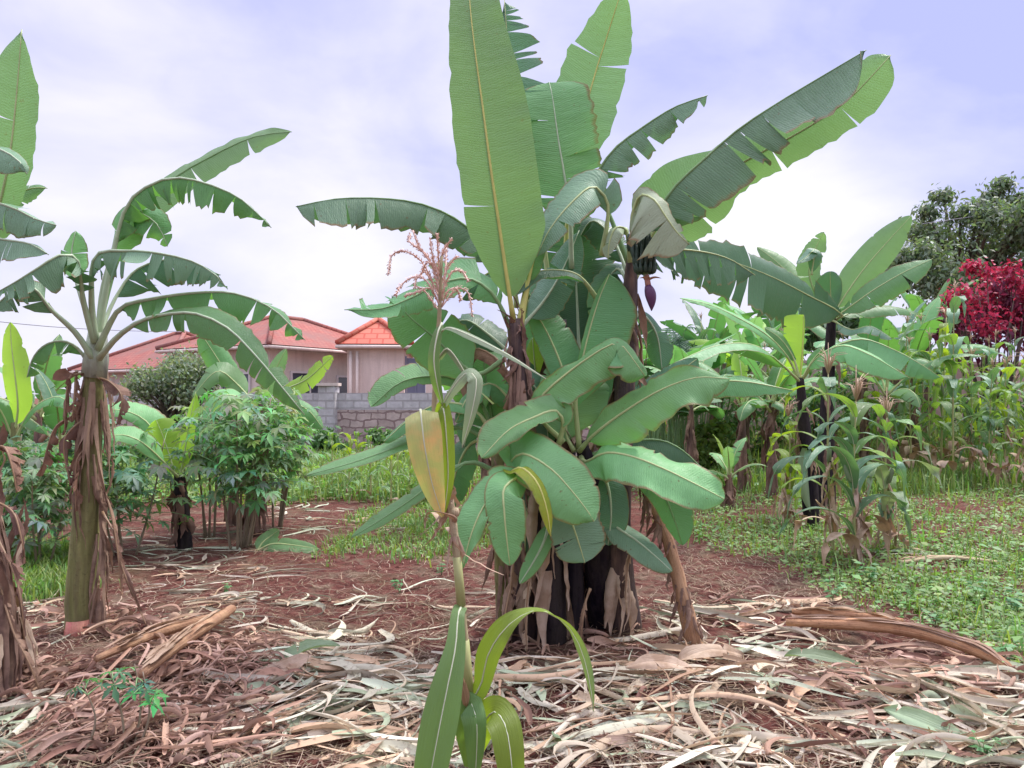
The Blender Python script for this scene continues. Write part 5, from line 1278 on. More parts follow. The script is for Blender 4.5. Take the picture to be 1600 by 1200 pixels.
for (lab, px, dd, H, nl, mm, sd, ll) in mz:
    maize('maize_plant', lab, ground_at(px, dd), H, nl, sd, mm, GR, ll=ll, lw=.075 if dd < 8 else .078, dry=2, tn=18, tsz=1.5, skirt=16)
# long dry tassel strands over the front maize
protos = []
back = [(1455, 14.5), (1480, 15.2), (1500, 16), (1530, 15.5), (1550, 14.6), (1590, 15.0), (1470, 13.8), (1440, 16.0), (1610, 16), (1625, 13.5), (1410, 15.2), (1425, 13.6), (1560, 16.5), (1520, 17), (1580, 17),
        (1130, 17.0), (1160, 17.4), (1190, 16.6), (1215, 17.0), (1100, 17.6), (1345, 15), (1370, 14.4), (1395, 16.4), (1320, 16), (1490, 12.6), (1545, 12.8)]
for i in range(5):
    t = maize('maize_plant', '', ground_at(*back[i]), 2.1 + .15 * i, 12, 620 + i, (('corn_blue', 'corn_leaf'), ('corn_leaf', 'corn_bright'))[i % 2], 'maize stand at the back right', ll=1.1, lw=.080, dry=2)
    protos.append(t)
for i, (px, dd) in enumerate(back):
    t = protos[i] if i < 5 else copy_tree(protos[i % 5])
    t.location = ground_at(px, dd); t.rotation_euler = (0, 0, i * 1.7); s = rng.uniform(.85, 1.15); s *= 1.22 if 1400 < px < 1500 else 1.0; t.scale = (s, s, s)
    if px > 1400: t['label'] = 'maize plant in the dense stand below the crimson shrub'; t['group'] = 'maize stand below the crimson shrub'
    elif px < 1250: t['label'] = 'maize plant in the far row left of the peeling banana stem'; t['group'] = 'maize row at the back middle'
    else: t['label'] = 'maize plant behind the low hanging banana leaves at right'; t['group'] = 'maize behind the right banana plants'
# small maize left of the clump
bl2 = [(545, 11.5), (580, 11.0), (610, 10.5), (640, 11.3), (560, 12.5), (620, 12.4), (670, 10.8), (520, 12.0)]
pq = [maize('maize_plant', 'stunted maize plant in the row below the block wall', ground_at(*bl2[i]), .95, 8, 640 + i, ('corn_leaf', 'corn_bright'), 'stunted maize row below the block wall', ll=.6, lw=.045, dry=1, tassel=False, ear=False) for i in range(3)]
for i, (px, dd) in enumerate(bl2):
    t = pq[i] if i < 3 else copy_tree(pq[i % 3])
    t.location = ground_at(px, dd); t.rotation_euler = (0, 0, i * 2.1)
t = maize('maize_plant', 'small dry maize plant left of the middle banana clump', ground_at(690, 8.0), 1.0, 8, 650, ('corn_bright', 'corn_leaf'), None, ll=.6, lw=.035, dry=3, tassel=False)
# ------------------------------------------------------------------ banana plants at right
GRB = 'banana plants at the right'
g = G(1292, 797)
ta = thing('banana_plant', 'tall banana plant with wide spread leaves and dark stem at right', 'banana plant', g, GRB)
Da = g.y
stem(ta, [g - Vector((0, 0, .05)), P(1291, 740, Da), P(1293, 620, Da), P(1297, 540, Da), P(1300, 490, Da)], [.12, .11, .09, .075, .055], 'stem_black', seed=141)
sheaths(ta, [g, P(1291, 740, Da), P(1293, 620, Da), P(1300, 490, Da)], [.115, .10, .085, .05], 10, 'dry_brown', seed=142, lmin=.2, lmax=.6, wid=.05)
kw = dict(rib='rib_pale')
pl(ta, 'leaf_dark', [(1300, 505, Da), (1317, 493, Da - .1), (1260, 460, Da - .5), (1200, 430, Da - 1.0), (1140, 408, Da - 1.4), (1080, 396, Da - 1.7), (1022, 396, Da - 1.9)], 66, 36, t0=.06, N=(.1, -1, .25), fold=(0, .1), droop=(.25, .3), tears=(11, 4), amp=.16, gap=.05, seed=151, slant=.2, rag=.06)
pl(ta, 'leaf_light', [(1300, 495, Da), (1320, 462, Da), (1350, 420, Da), (1390, 374, Da), (1424, 337, Da)], 26, 28, t0=.08, N=(0, -1, .25), fold=(.1, .1), seed=152)
pl(ta, 'leaf_green', [(1302, 498, Da - .05), (1330, 478, Da - .15), (1370, 450, Da - .3), (1415, 424, Da - .4), (1458, 404, Da - .45)], 22, 30, t0=.08, N=(0, -.7, .9), fold=(.1, -.1), droop=(.2, .4), tears=(1, 2), amp=.15, seed=153)
pl(ta, 'leaf_light', [(1298, 495, Da), (1275, 460, Da), (1264, 420, Da), (1280, 375, Da), (1288, 362, Da - .05)], 20, 24, t0=.15, N=(0, -1, .1), tears=(2, 2), amp=.2, seed=154)
pl(ta, 'leaf_dark', [(1268, 430, Da - .2), (1272, 392, Da - .25), (1262, 400, Da - .3), (1245, 412, Da - .35)], 10, 14, t0=.05, N=(0, -.5, 1), seed=155)
pl(ta, 'leaf_light', [(1295, 498, Da + .1), (1262, 460, Da + .3), (1230, 425, Da + .5), (1205, 402, Da + .6), (1183, 386, Da + .7)], 20, 24, t0=.1, N=(0, -1, .3), seed=156)
pl(ta, 'leaf_dark', [(1300, 500, Da - .1), (1330, 515, Da - .3), (1360, 510, Da - .5), (1395, 530, Da - .6)], 18, 22, t0=.1, N=(0, -.5, 1), tears=(2, 3), amp=.2, seed=157)
pl(ta, 'leaf_dark', [(1300, 495, Da), (1298, 462, Da - .05), (1297, 424, Da - .15)], 24, 24, t0=.1, N=(0, -1, .3), seed=158)
pl(ta, 'leaf_green', [(1304, 500, Da + .2), (1350, 482, Da + .4), (1400, 480, Da + .5), (1435, 490, Da + .6)], 10, 22, t0=.1, N=(0, -.6, 1), tears=(2, 6), amp=.2, seed=159)

g = G(1268, 824)
tb_ = thing('banana_plant', 'banana plant with one bright upright leaf and peeling white and black stem at right', 'banana plant', g, GRB)
Db = g.y
stem(tb_, [g - Vector((0, 0, .05)), P(1264, 740, Db), P(1256, 660, Db), P(1250, 590, Db)], [.095, .09, .07, .04], 'stem_black', seed=143)
sheaths(tb_, [g, P(1264, 740, Db), P(1250, 600, Db)], [.095, .085, .04], 14, 'dry_brown', seed=144, lmin=.15, lmax=.4, wid=.03, t_lo=.45)
b = MB(); ribbon(b, [P(1258, 700, Db - .10), P(1256, 730, Db - .11), P(1260, 775, Db - .11), P(1266, 800, Db - .10)], .055, up=(0, -1, 0), cu=-.6, taper=6, base=.5); b.build('peeling_sheath', M['corn_pale'], tb_)
pl(tb_, 'leaf_young_backlit', [(1250, 595, Db), (1253, 560, Db), (1255, 520, Db), (1256, 492, Db)], 30, 3, t0=.1, N=(0, -1, .2), tears=(0, 0), seed=161, rib='rib_yellow', prof=lambda s: lprofile(s, .4, .88))
pl(tb_, 'leaf_green', [(1248, 595, Db - .05), (1222, 570, Db - .25), (1180, 540, Db - .6), (1130, 538, Db - .9), (1080, 555, Db - 1.2), (1018, 588, Db - 1.5)], 20, 36, t0=.12, N=(0, -.5, 1), fold=(-.1, -.5), droop=(.3, .4), tears=(1, 5), amp=.10, gap=.0, seed=162)
pl(tb_, 'leaf_pale', [(1248, 595, Db), (1232, 560, Db - .1), (1200, 525, Db - .3), (1150, 495, Db - .5), (1105, 475, Db - .7), (1062, 466, Db - .8)], 12, 26, t0=.15, N=(0, -.8, .7), fold=(0, -.1), seed=163)
pl(tb_, 'leaf_pale', [(1252, 595, Db), (1275, 560, Db - .2), (1315, 540, Db - .35), (1360, 555, Db - .5), (1395, 575, Db - .55), (1420, 590, Db - .6)], 14, 34, t0=.12, N=(0, -.6, 1), fold=(-.1, -.5), droop=(.3, .3), tears=(2, 2), amp=.1, gap=.02, seed=164)
pl(tb_, 'leaf_green', [(1252, 595, Db + .1), (1290, 550, Db), (1345, 530, Db - .1), (1400, 548, Db - .2), (1440, 570, Db - .3), (1470, 590, Db - .3)], 14, 36, t0=.15, N=(0, -.5, 1), fold=(-.2, -.7), droop=(.3, .3), tears=(2, 7), amp=.2, gap=.04, seed=165)
pl(tb_, 'leaf_green', [(1250, 595, Db), (1240, 560, Db), (1220, 530, Db), (1195, 512, Db)], 12, 16, t0=.3, N=(0, -.9, .6), seed=166)
pl(tb_, 'leaf_green', [(1252, 595, Db), (1268, 565, Db), (1288, 542, Db)], 8, 10, t0=.35, seed=167)

bg = [('large banana plant left of the crimson shrub at the back', 1425, 16.0, 2.0, 1.9, ('leaf_pale', 'leaf_green'), 183),
      ('light green banana plant between the tall one and the bright leaved one', 1205, 14.5, 1.9, 1.7, ('leaf_light', 'leaf_pale'), 184),
      ('banana plant with yellowish leaves right of the taro bed', 1165, 15.5, 2.0, 1.6, ('leaf_light', 'leaf_young_backlit'), 185),
      ('banana plant behind the drooping leaves of the bright leaved one', 1385, 13.0, 1.6, 1.5, ('leaf_light', 'leaf_green'), 186),
      ('banana plant with pale leaves in the row behind the taro', 1080, 12.5, 1.4, 1.4, ('leaf_pale', 'leaf_light'), 171),
      ('banana plant with thin reddish stem behind the middle clump', 1160, 12.0, 1.35, 1.3, ('leaf_green', 'leaf_light'), 172),
      ('banana plant with pink brown stem left of the peeling one', 1205, 11.4, 1.4, 1.4, ('leaf_green', 'leaf_pale'), 173),
      ('small banana plant with one bright new leaf on the grass at right', 1140, 10.2, .48, .62, ('leaf_light', 'leaf_pale'), 174),
      ('banana plant standing behind the tall one at right', 1350, 14.5, 2.0, 1.9, ('leaf_green', 'leaf_dark'), 175),
      ('banana plant in front of the tall dark tree', 1450, 19.0, 2.6, 2.0, ('leaf_pale', 'leaf_green'), 176),
      ('banana plant far behind the hanging bunch', 1110, 18.5, 2.2, 2.0, ('leaf_green', 'leaf_dark'), 177),
      ('banana plant far behind the bright leaved one', 1215, 18.0, 2.3, 2.0, ('leaf_dark', 'leaf_green'), 178),
      ('banana plant behind the middle clump seen between its stems', 930, 9.5, 1.2, 1.3, ('leaf_dark', 'leaf_green'), 179),
      ('banana plant behind the left leaves of the middle clump', 760, 9.0, 1.1, 1.2, ('leaf_dark', 'leaf_green'), 180),
      ('banana plant behind the maize stand below the tree', 1400, 17.0, 2.2, 1.8, ('leaf_green', 'leaf_dark'), 182)]
for (lab, px, dd, H, LL, mm, sd) in bg:
    banana('banana_plant', lab, ground_at(px, dd), H, .04 + .03 * H ** .5, 7, LL, LL * .14, sd, mm, 'banana plants in the background', torn=(1, 6), young='leaf_young_backlit' if sd in (174, 172, 173) else None, skirt=10, smat='stem_brown')

# taro like plants below the hanging leaves
def taro(label, loc, H, n, sd):
    r = random.Random(sd); loc = Vector(loc)
    t = thing('taro_plant', label, 'taro plant', loc, 'taro plants in the bed behind the clump')
    for i in range(n):
        a = r.uniform(0, 6.28); D = Vector((math.cos(a), math.sin(a), 0)); h = H * r.uniform(.6, 1.0); o = r.uniform(.1, .35) * H * .6
        p = loc + D * o + Vector((0, 0, h)); ln = H * r.uniform(.32, .45)
        e_ = r.uniform(-.2, .9)
        pts = [loc + D * .03, loc + D * o * .5 + Vector((0, 0, h * .6)), p]
        b = MB(); b.tube([Vector(q) for q in spline(pts, 8)], list(np.linspace(.018, .008, 8)), 6); b.build('leaf_stalk', M['rib_green'], t)
        dn = (D * math.cos(e_) + Vector((0, 0, math.sin(e_))))
        mb_, _ = leaf_mesh([p, p + dn * ln * .5, p + dn * ln + Vector((0, 0, -.08))], ln * .36, ln * .36, N=Vector((0, 0, 1)) - D * .6 * (e_ > 0) - D * .2, fold=(.2, .2), t0=0.0, seed=sd * 7 + i, nv=3, ns=12, prof=lambda s: math.sin(min(1, s / .3 + .25) * 1.57) * math.sqrt(max(0, 1 - s ** 1.8)))
        mb_.build('leaf', M[r.choice(('leaf_pale', 'leaf_green', 'leaf_pale', 'leaf_blue'))], t)
for i, (px, dd, H) in enumerate(((1040, 14.5, 2.2), (1065, 14.0, 2.3), (1095, 14.8, 2.2), (1120, 15.2, 2.3), (1020, 15.2, 2.0), (1075, 15.6, 2.4), (1050, 13.4, 1.7), (1015, 13.2, 1.6))):
    taro('broad leaved taro plant in the bed between the fruit bunch and the bright leaved banana', ground_at(px, dd), H, 11, 700 + i)
# feather palm behind
g = ground_at(1032, 20.0)
tp_ = thing('feather_palm', 'feathery palm behind the purple banana bud', 'palm', g)
b = MB(); b.tube([g - Vector((0, 0, .1)), g + Vector((0, 0, 2.2))], [.12, .09], 9, 0, True, .05); b.build('trunk', M['bark'], tp_)
for i in range(11):
    a = i * 2.4; D = Vector((math.cos(a), math.sin(a), 0)); top = g + Vector((0, 0, 2.2)); el = .9 - .05 * i
    c = spline([top, top + D * .7 + Vector((0, 0, .9 * el)), top + D * 1.5 + Vector((0, 0, .7 * el - .2)), top + D * 2.0 + Vector((0, 0, -.3))], 30)
    fb = MB(); fb.tube([Vector(q) for q in c[::3]], .012, 4)
    for q in range(3, 30):
        T = Vector(c[min(29, q + 1)] - c[q - 1]).normalized(); S = T.cross(Vector((0, 0, 1))).normalized()
        for sg in (-1, 1):
            ln = .42 * math.sin(q / 30 * 2.6 + .4)
            for w_ in (0, .5):
                p = Vector(c[q]) + T * w_ * .05
                e_ = p + S * sg * ln + T * ln * .5 + Vector((0, 0, -.12)); wv = T * .016
                cc = (.05, .12, .07)
                fb.face([fb.vert(p - wv, col=cc), fb.vert(p + wv, col=cc), fb.vert(e_, col=cc)])
    for kk in range(len(fb.col)): fb.col[kk] = (.06, .13, .08)
    fb.usecol = True
    fb.build('frond', M['foliage'], tp_)
# low shrubs that close the view below the wall and at the back
def shrub(label, c, R, n, size, col, seed, grp):
    if R[2] > 1.5: n, size = 5200, .24
    g = Vector((c[0], c[1], gh(c[0], c[1])))
    t = thing('shrub', label, 'shrub', g, grp)
    b = MB(); cs = blobs(g + Vector((0, 0, R[2])), (R[0], R[1], R[2] * .8), 10, min(R) * .55, seed)
    for cc, rr_ in cs: b.tube([g, cc], [.02, .008], 4)
    b.build('branches', M['bark'], t)
    leafcloud(cs, n, size, col, seed).build('foliage', M['foliage'], t)
GS = 'shrubs along the walls'
sh = [('green shrub growing against the block wall below the pier', -4.6, 18.6, (.9, .5, .45), (0.08, .17, .06)), ('weedy shrub against the block wall left of the clump', -2.9, 18.2, (.9, .5, .4), (0.09, .18, .06)),
      ('shrub between the rounded bush and the cassava', -6.6, 15.6, (1.0, .6, .5), (0.09, .16, .08)), ('low shrub under the grey house windows', -8.2, 15.0, (1.2, .6, .6), (0.09, .17, .09)), ('shrub behind the green banana stem at left', -9.8, 15.2, (1.2, .7, .7), (0.08, .16, .07)),
      ('shrub below the far left banana leaves', -11.5, 16, (1.3, .7, .8), (0.08, .16, .07)), ('yellow flowered shrub behind the right leaves of the clump', 3.6, 14.6, (.9, .6, .55), (0.15, .22, .05)),
      ('dense shrub in the gap right of the clump', 4.9, 16.8, (1.3, .6, .8), (0.10, .20, .08)), ('dense shrub behind the peeling banana stem', 6.8, 17.4, (1.4, .7, 1.1), (0.10, .20, .08)), ('tall shrub left of the crimson shrub', 9.0, 18.2, (1.3, .7, 1.3), (0.10, .20, .08)),
      ('dark shrub under the crimson shrub', 11.3, 17.3, (1.5, .6, .8), (0.10, .20, .08)), ('shrub behind the core of the clump', .9, 16.5, (1.6, .6, .9), (0.10, .20, .08)), ('dark shrub at the far right edge', 13.2, 17.2, (1.2, .7, .9), (.06, .12, .06)), ('high bush closing the gap behind the taro bed', 5.4, 21.5, (2.2, .9, 1.7), (.10, .19, .10)), ('high bush closing the gap behind the tall banana at right', 9.5, 22.5, (2.2, .9, 1.7), (.10, .19, .10))]
for i, (lab, x, y, R, cl) in enumerate(sh): shrub(lab, (x, y), R, 1500, .15, cl, 800 + i, GS)
# power cables
k = Nodes('cable'); M['cable'] = k.end(k.pri((.25, .25, .28), .6, .3))
for lab, a, b_, c in (('thin sagging power cable behind the left banana leaves', P(-260, 470, 22), P(100, 512, 23), P(420, 520, 29)), ('thin power cable at the upper right above the dark tree', P(1440, 350, 24), P(1590, 328, 24), P(1800, 290, 24))):
    mbc = MB(); mbc.tube([Vector(p) for p in spline([a, b_, c], 20)], .012, 5); tag(mbc.build('power_cable', M['cable']), lab, 'cable')
# ------------------------------------------------------------------ what lies on the ground
r = random.Random(99)
def scatter_ribbons(name, areas, label, cat, W=(.014, .036), Ln=(.25, .75), cols=(), lift=.05, curl=.6, seed=1, m=12, clump=.0):
    r = random.Random(seed); mb = MB()
    for (x0, x1, y0, y1, n, ang) in areas:
        k = 0
        while k < n:
            px = r.uniform(x0, x1); py = r.uniform(y0, y1)
            g = G(px, py)
            k += 1
            if clump and mnoise.noise(Vector((g.x * 1.6, g.y * 2.2, seed * 3.1))) < r.uniform(-.5, .35) * clump - .05: continue
            a = r.gauss(ang, .7); ln = r.uniform(*Ln) * r.choice((.55, .8, 1, 1, 1.2))
            pts = []; aa = a
            k1 = r.gauss(0, .9); k2 = r.gauss(0, 1.1)
            h = r.uniform(0.004, lift) * r.random(); hump = lift * r.uniform(.1, 1.3); ph = r.uniform(-1.5, 3.1); fq = r.uniform(2.5, 5.5)
            nq = 8
            p = g - Vector((math.cos(a), math.sin(a), 0)) * ln / 2
            flat = 1.0
            for q in range(nq):
                f = q / (nq - 1)
                z = gh(p.x, p.y) + h + hump * max(0, math.sin(f * fq + ph)) * (.4 + .6 * f) + .006
                pts.append(Vector((p.x, p.y, z)))
                p = p + Vector((math.cos(aa), math.sin(aa), 0)) * ln / (nq - 1)
                aa += (k1 * math.sin(f * 3.14) + k2 * f * f) * .55 + r.gauss(0, .09)
            c = r.choice(cols); kk = r.uniform(.7, 1.25); c = tuple(min(.85, x * kk) for x in c)
            w_ = r.uniform(*W) * r.choice((.6, .8, 1, 1, 1.25))
            ribbon(mb, pts, w_, cu=r.uniform(-1.2, 1.4) * curl, tw=r.gauss(0, 1.1), col=c, m=m, r=r, up=(r.gauss(0, .4), r.gauss(0, .4), 1), taper=r.uniform(1.6, 3.5), base=r.uniform(.25, .8))
    return tag(mb.build(name, M['litter']), label, cat, kind='stuff')
PALE = ((.66, .57, .43), (.60, .57, .44), (.52, .57, .43), (.68, .54, .38), (.42, .49, .33), (.60, .43, .29), (.72, .65, .53), (.66, .60, .47), (.57, .56, .42), (.50, .34, .23))
BROWN = ((.38, .23, .17), (.46, .29, .21), (.30, .17, .13), (.55, .37, .27), (.42, .27, .21), (.50, .34, .27))
scatter_ribbons('corn_leaf_litter', [(330, 1640, 1055, 1215, 360, .1), (480, 930, 1045, 1085, 90, .1), (1060, 1320, 940, 1050, 110, -.2), (430, 640, 985, 1060, 70, .2), (1400, 1640, 1070, 1210, 80, -.4), (-30, 70, 1095, 1200, 45, .6), (460, 1180, 1060, 1170, 190, .2), (600, 1200, 1120, 1210, 45, 1.2)],
                'pale dry maize leaves strewn over the red soil', 'leaf litter', W=(.008, .028), Ln=(.36, .95), cols=PALE, lift=.05, seed=11, clump=1.45, curl=.8, m=16)
scatter_ribbons('leaf_litter', [(250, 490, 885, 925, 55, .1), (330, 600, 935, 985, 80, .25), (430, 640, 760, 830, 160, 0), (180, 420, 800, 900, 70, 0), (0, 120, 900, 1000, 40, .1), (1300, 1620, 860, 900, 30, 0), (620, 800, 900, 1010, 25, 0), (230, 460, 960, 1010, 25, .4)],
                'scattered pale straw leaves across the ground at left', 'leaf litter', W=(.006, .019), Ln=(.25, .8), cols=PALE, lift=.035, seed=12, clump=.5)
scatter_ribbons('brown_leaf_heap', [(60, 430, 1050, 1190, 400, .75), (240, 440, 1000, 1080, 230, .4), (130, 330, 1120, 1200, 80, .5)], 'heap of brown dry banana leaf shreds at front left', 'leaf heap', W=(.005, .016), Ln=(.14, .42), cols=BROWN, lift=.07, seed=13, curl=1.2)
scatter_ribbons('brown_leaf_litter', [(1330, 1620, 1020, 1110, 170, -.45), (1250, 1500, 1080, 1200, 60, -.4), (60, 280, 955, 1010, 60, .2), (760, 1020, 965, 1045, 70, .2), (1100, 1280, 930, 1000, 60, -.1), (0, 60, 1020, 1100, 40, 1.0), (640, 1250, 1100, 1200, 45, .2)],
                'brown shreds of banana leaf beside the fallen stem', 'leaf litter', W=(.007, .022), Ln=(.12, .42), cols=BROWN + ((.6, .42, .30),), lift=.06, seed=14, curl=1.0)
# straw and root threads over the soil
def straw(name, areas, label, seed, cols, Ln=(.04, .16)):
    r = random.Random(seed); mb = MB()
    for (x0, x1, y0, y1, n) in areas:
        for i in range(n):
            g = G(r.uniform(x0, x1), r.uniform(y0, y1)); a = r.uniform(0, 6.28); ln = r.uniform(*Ln); w_ = r.uniform(.0012, .0035)
            D = Vector((math.cos(a), math.sin(a), r.gauss(0, .18))); S = Vector((-D.y, D.x, 0)) * w_
            p = g + Vector((0, 0, r.uniform(.004, .03))); mid = p + D * ln * .5 + Vector((r.gauss(0, .012), r.gauss(0, .012), r.uniform(0, .012)))
            q = p + D * ln; q.z = max(q.z, gh(q.x, q.y) + .003)
            c = r.choice(cols); k_ = r.uniform(.6, 1.3); c = tuple(x * k_ for x in c)
            v = [mb.vert(t_, (0, 0), c) for t_ in (p - S, p + S, mid - S, mid + S, q - S * .4, q + S * .4)]
            mb.face((v[0], v[1], v[3], v[2])); mb.face((v[2], v[3], v[5], v[4]))
    return tag(mb.build(name, M['litter']), label, 'straw', kind='stuff')
straw('straw_debris', [(-40, 1640, 1000, 1230, 8500), (-40, 1100, 860, 1010, 6000), (1040, 1300, 850, 960, 2200), (150, 700, 770, 870, 2500), (1250, 1640, 830, 1000, 2000)], 'fine straw and root threads covering the red soil', 21, ((.30, .22, .15), (.40, .31, .23), (.20, .12, .09), (.26, .21, .13)))

# clods of soil
rr_ = random.Random(5); mbc = MB()
for i in range(900):
    g = G(rr_.uniform(-30, 1630), rr_.uniform(790, 1210) if i % 3 else rr_.uniform(850, 1050)); s_ = rr_.uniform(.006, .022) * (1.6 if rr_.random() < .08 else 1)
    base_ = len(mbc.v); vs_ = []
    for (a, b_, c) in ((1, 0, .1), (.3, .95, 0), (-.8, .6, .1), (-.8, -.6, 0), (.3, -.95, .1), (.1, .1, .8)):
        vs_.append(mbc.vert(g + Vector((a * rr_.uniform(.7, 1.2), b_ * rr_.uniform(.7, 1.2), c)) * s_))
    for q in range(5): mbc.face((vs_[q], vs_[(q + 1) % 5], vs_[5]))
tag(mbc.build('soil_clods', M['red_soil'], None, False), 'small clods of red soil', 'soil', kind='stuff')

# single fallen pieces
def log(name, label, pts, rad, mat='log_tan', seed=1, shreds=14):
    g = Vector(pts[0]); t = thing(name, label, 'banana log', (g.x, g.y, gh(g.x, g.y)))
    o = stem(t, pts, rad, mat, 'stem', 10, .09, 22, seed)
    rq = random.Random(seed); cvl = spline(pts, 60); pb = MB()
    for i in range(shreds):
        a = rq.randint(0, 44); b_ = min(59, a + rq.randint(8, 24)); off = Vector((rq.gauss(0, .012), rq.gauss(0, .012), rad[1] * rq.uniform(.7, 1.1)))
        sd = rq.gauss(0, .03)
        q = [Vector(cvl[k_]) + off + Vector((0, sd * f, .012 * math.sin(f * 3.1) - abs(sd) * f * .6)) for k_, f in ((a, 0), ((a + b_) // 2, .5), (b_, 1))]
        ribbon(pb, q, rq.uniform(.006, .016), cu=rq.uniform(-1, 1), tw=rq.gauss(0, .8), taper=2.5, base=.3)
    pb.build('peeling_sheath', M['dry_leaf'], t)
    return t
def GL_(px, py, h=0.05):
    d_ = CAM_Z * F / (py - HOR); return Vector(((px - 800) / F * d_, d_, h))
log('banana_log', 'long orange brown fallen banana stem at front right', [GL_(1228, 992, .08), GL_(1400, 1010, .11), GL_(1540, 1050, .10), GL_(1604, 1094, .06)], [.022, .038, .040, .036, .022], 'log_orange', seed=3, shreds=22)
log('banana_log', 'thin split fork lying along the orange brown fallen stem', [GL_(1238, 972, .07), GL_(1320, 984, .10), GL_(1410, 1006, .14)], [.02, .026, .015], 'log_orange', seed=4)
log('banana_log', 'upper tan banana stem lying on the brown leaf heap', [GL_(150, 1082, .17), GL_(250, 1034, .17), GL_(352, 998, .15)], [.016, .034, .026], seed=5, shreds=20)
log('banana_log', 'lower tan banana stem crossing the brown leaf heap', [GL_(222, 1120, .20), GL_(290, 1060, .21), GL_(362, 994, .17)], [.02, .038, .03], seed=6, shreds=24)
log('dry_maize_stalk', 'pale maize stalk lying on the soil left of the clump', [GL_(238, 1022, .03), GL_(270, 1000, .05), GL_(300, 965, .04)], [.012, .013, .01], 'corn_stalk_dry', 7, 3)
log('dry_maize_stalk', 'pale dry stalk lying in the grass at right', [GL_(1405, 886, .04), GL_(1480, 880, .05), GL_(1560, 884, .03)], [.02, .025, .015], 'corn_stalk_dry', 8, 5)
# fallen green leaf
g = G(440, 862)
tg_ = thing('fallen_banana_leaf', 'cut green banana leaf lying on the soil below the cassava', 'banana leaf', g)
Dg = g.y
pl(tg_, 'leaf_light', [(400, 862, Dg), (425, 850, Dg), (460, 852, Dg - .02), (500, 858, Dg - .05)], 12, 22, t0=.03, N=(0, -.8, 1), fold=(.3, .2), tears=(1, 2), amp=.2, seed=901)
pl(tg_, 'leaf_light', [(402, 862, Dg), (410, 848, Dg + .05), (425, 836, Dg + .1), (436, 828, Dg + .1)], 12, 12, t0=.03, N=(0, -1, .5), fold=(.2, .2), seed=902)
# bigger single dry leaves on the front trash
for i, (px, py, a, ln, W, mt, lab) in enumerate(((1110, 1050, .3, .42, .05, 'dry_leaf', 'tan curled dry leaf right of the red soil patch'), (1290, 1055, .2, .5, .035, 'corn_pale', 'pale green curled maize leaf near the fallen stem'), (1480, 1160, -.4, .5, .06, 'corn_pale', 'broad grey green leaf at the lower right corner'),
                                       (1570, 1120, -.7, .45, .055, 'dry_leaf', 'orange dry leaf at the right edge below the fallen stem'), (430, 1075, .5, .4, .05, 'dry_leaf', 'tan banana leaf piece at the right end of the brown heap'), (470, 1050, .1, .42, .05, 'corn_pale', 'grey green leaf piece beside the brown heap'),
                                       (870, 1000, 1.3, .3, .025, 'dry_leaf', 'upright dry leaf tip in front of the black stems'), (1040, 1085, .3, .45, .05, 'dry_leaf', 'tan dry leaf in the middle of the maize trash'), (870, 1170, 1.4, .25, .03, 'corn_pale', 'pale leaf hanging down right of the front maize'), (1000, 1170, .4, .5, .035, 'dry_leaf', 'long tan maize leaf at the bottom right of the front maize'), (1160, 1165, 1.8, .25, .03, 'dry_leaf', 'narrow ochre leaf pointing at the lower edge'))):
    c = G(px, py); dv = Vector((math.cos(a), math.sin(a), 0)); p = c - dv * ln / 2
    pts = [p + dv * ln * f + Vector((0, 0, gh(0, 0) * 0 + .05 + .05 * math.sin(f * 3.2 + i))) for f in (0, .25, .5, .75, 1)]
    mb_, _ = leaf_mesh(pts, W, W, N=(0, -.3, 1), fold=(.5, .3), droop=(-.3, .5), t0=0.0, tears=(1, 2), amp=.3, ripple=.02, seed=950 + i, nv=4, ns=20)
    tag(mb_.build('dry_leaf', M[mt]), lab, 'dry leaf', 'larger dry leaves on the ground')

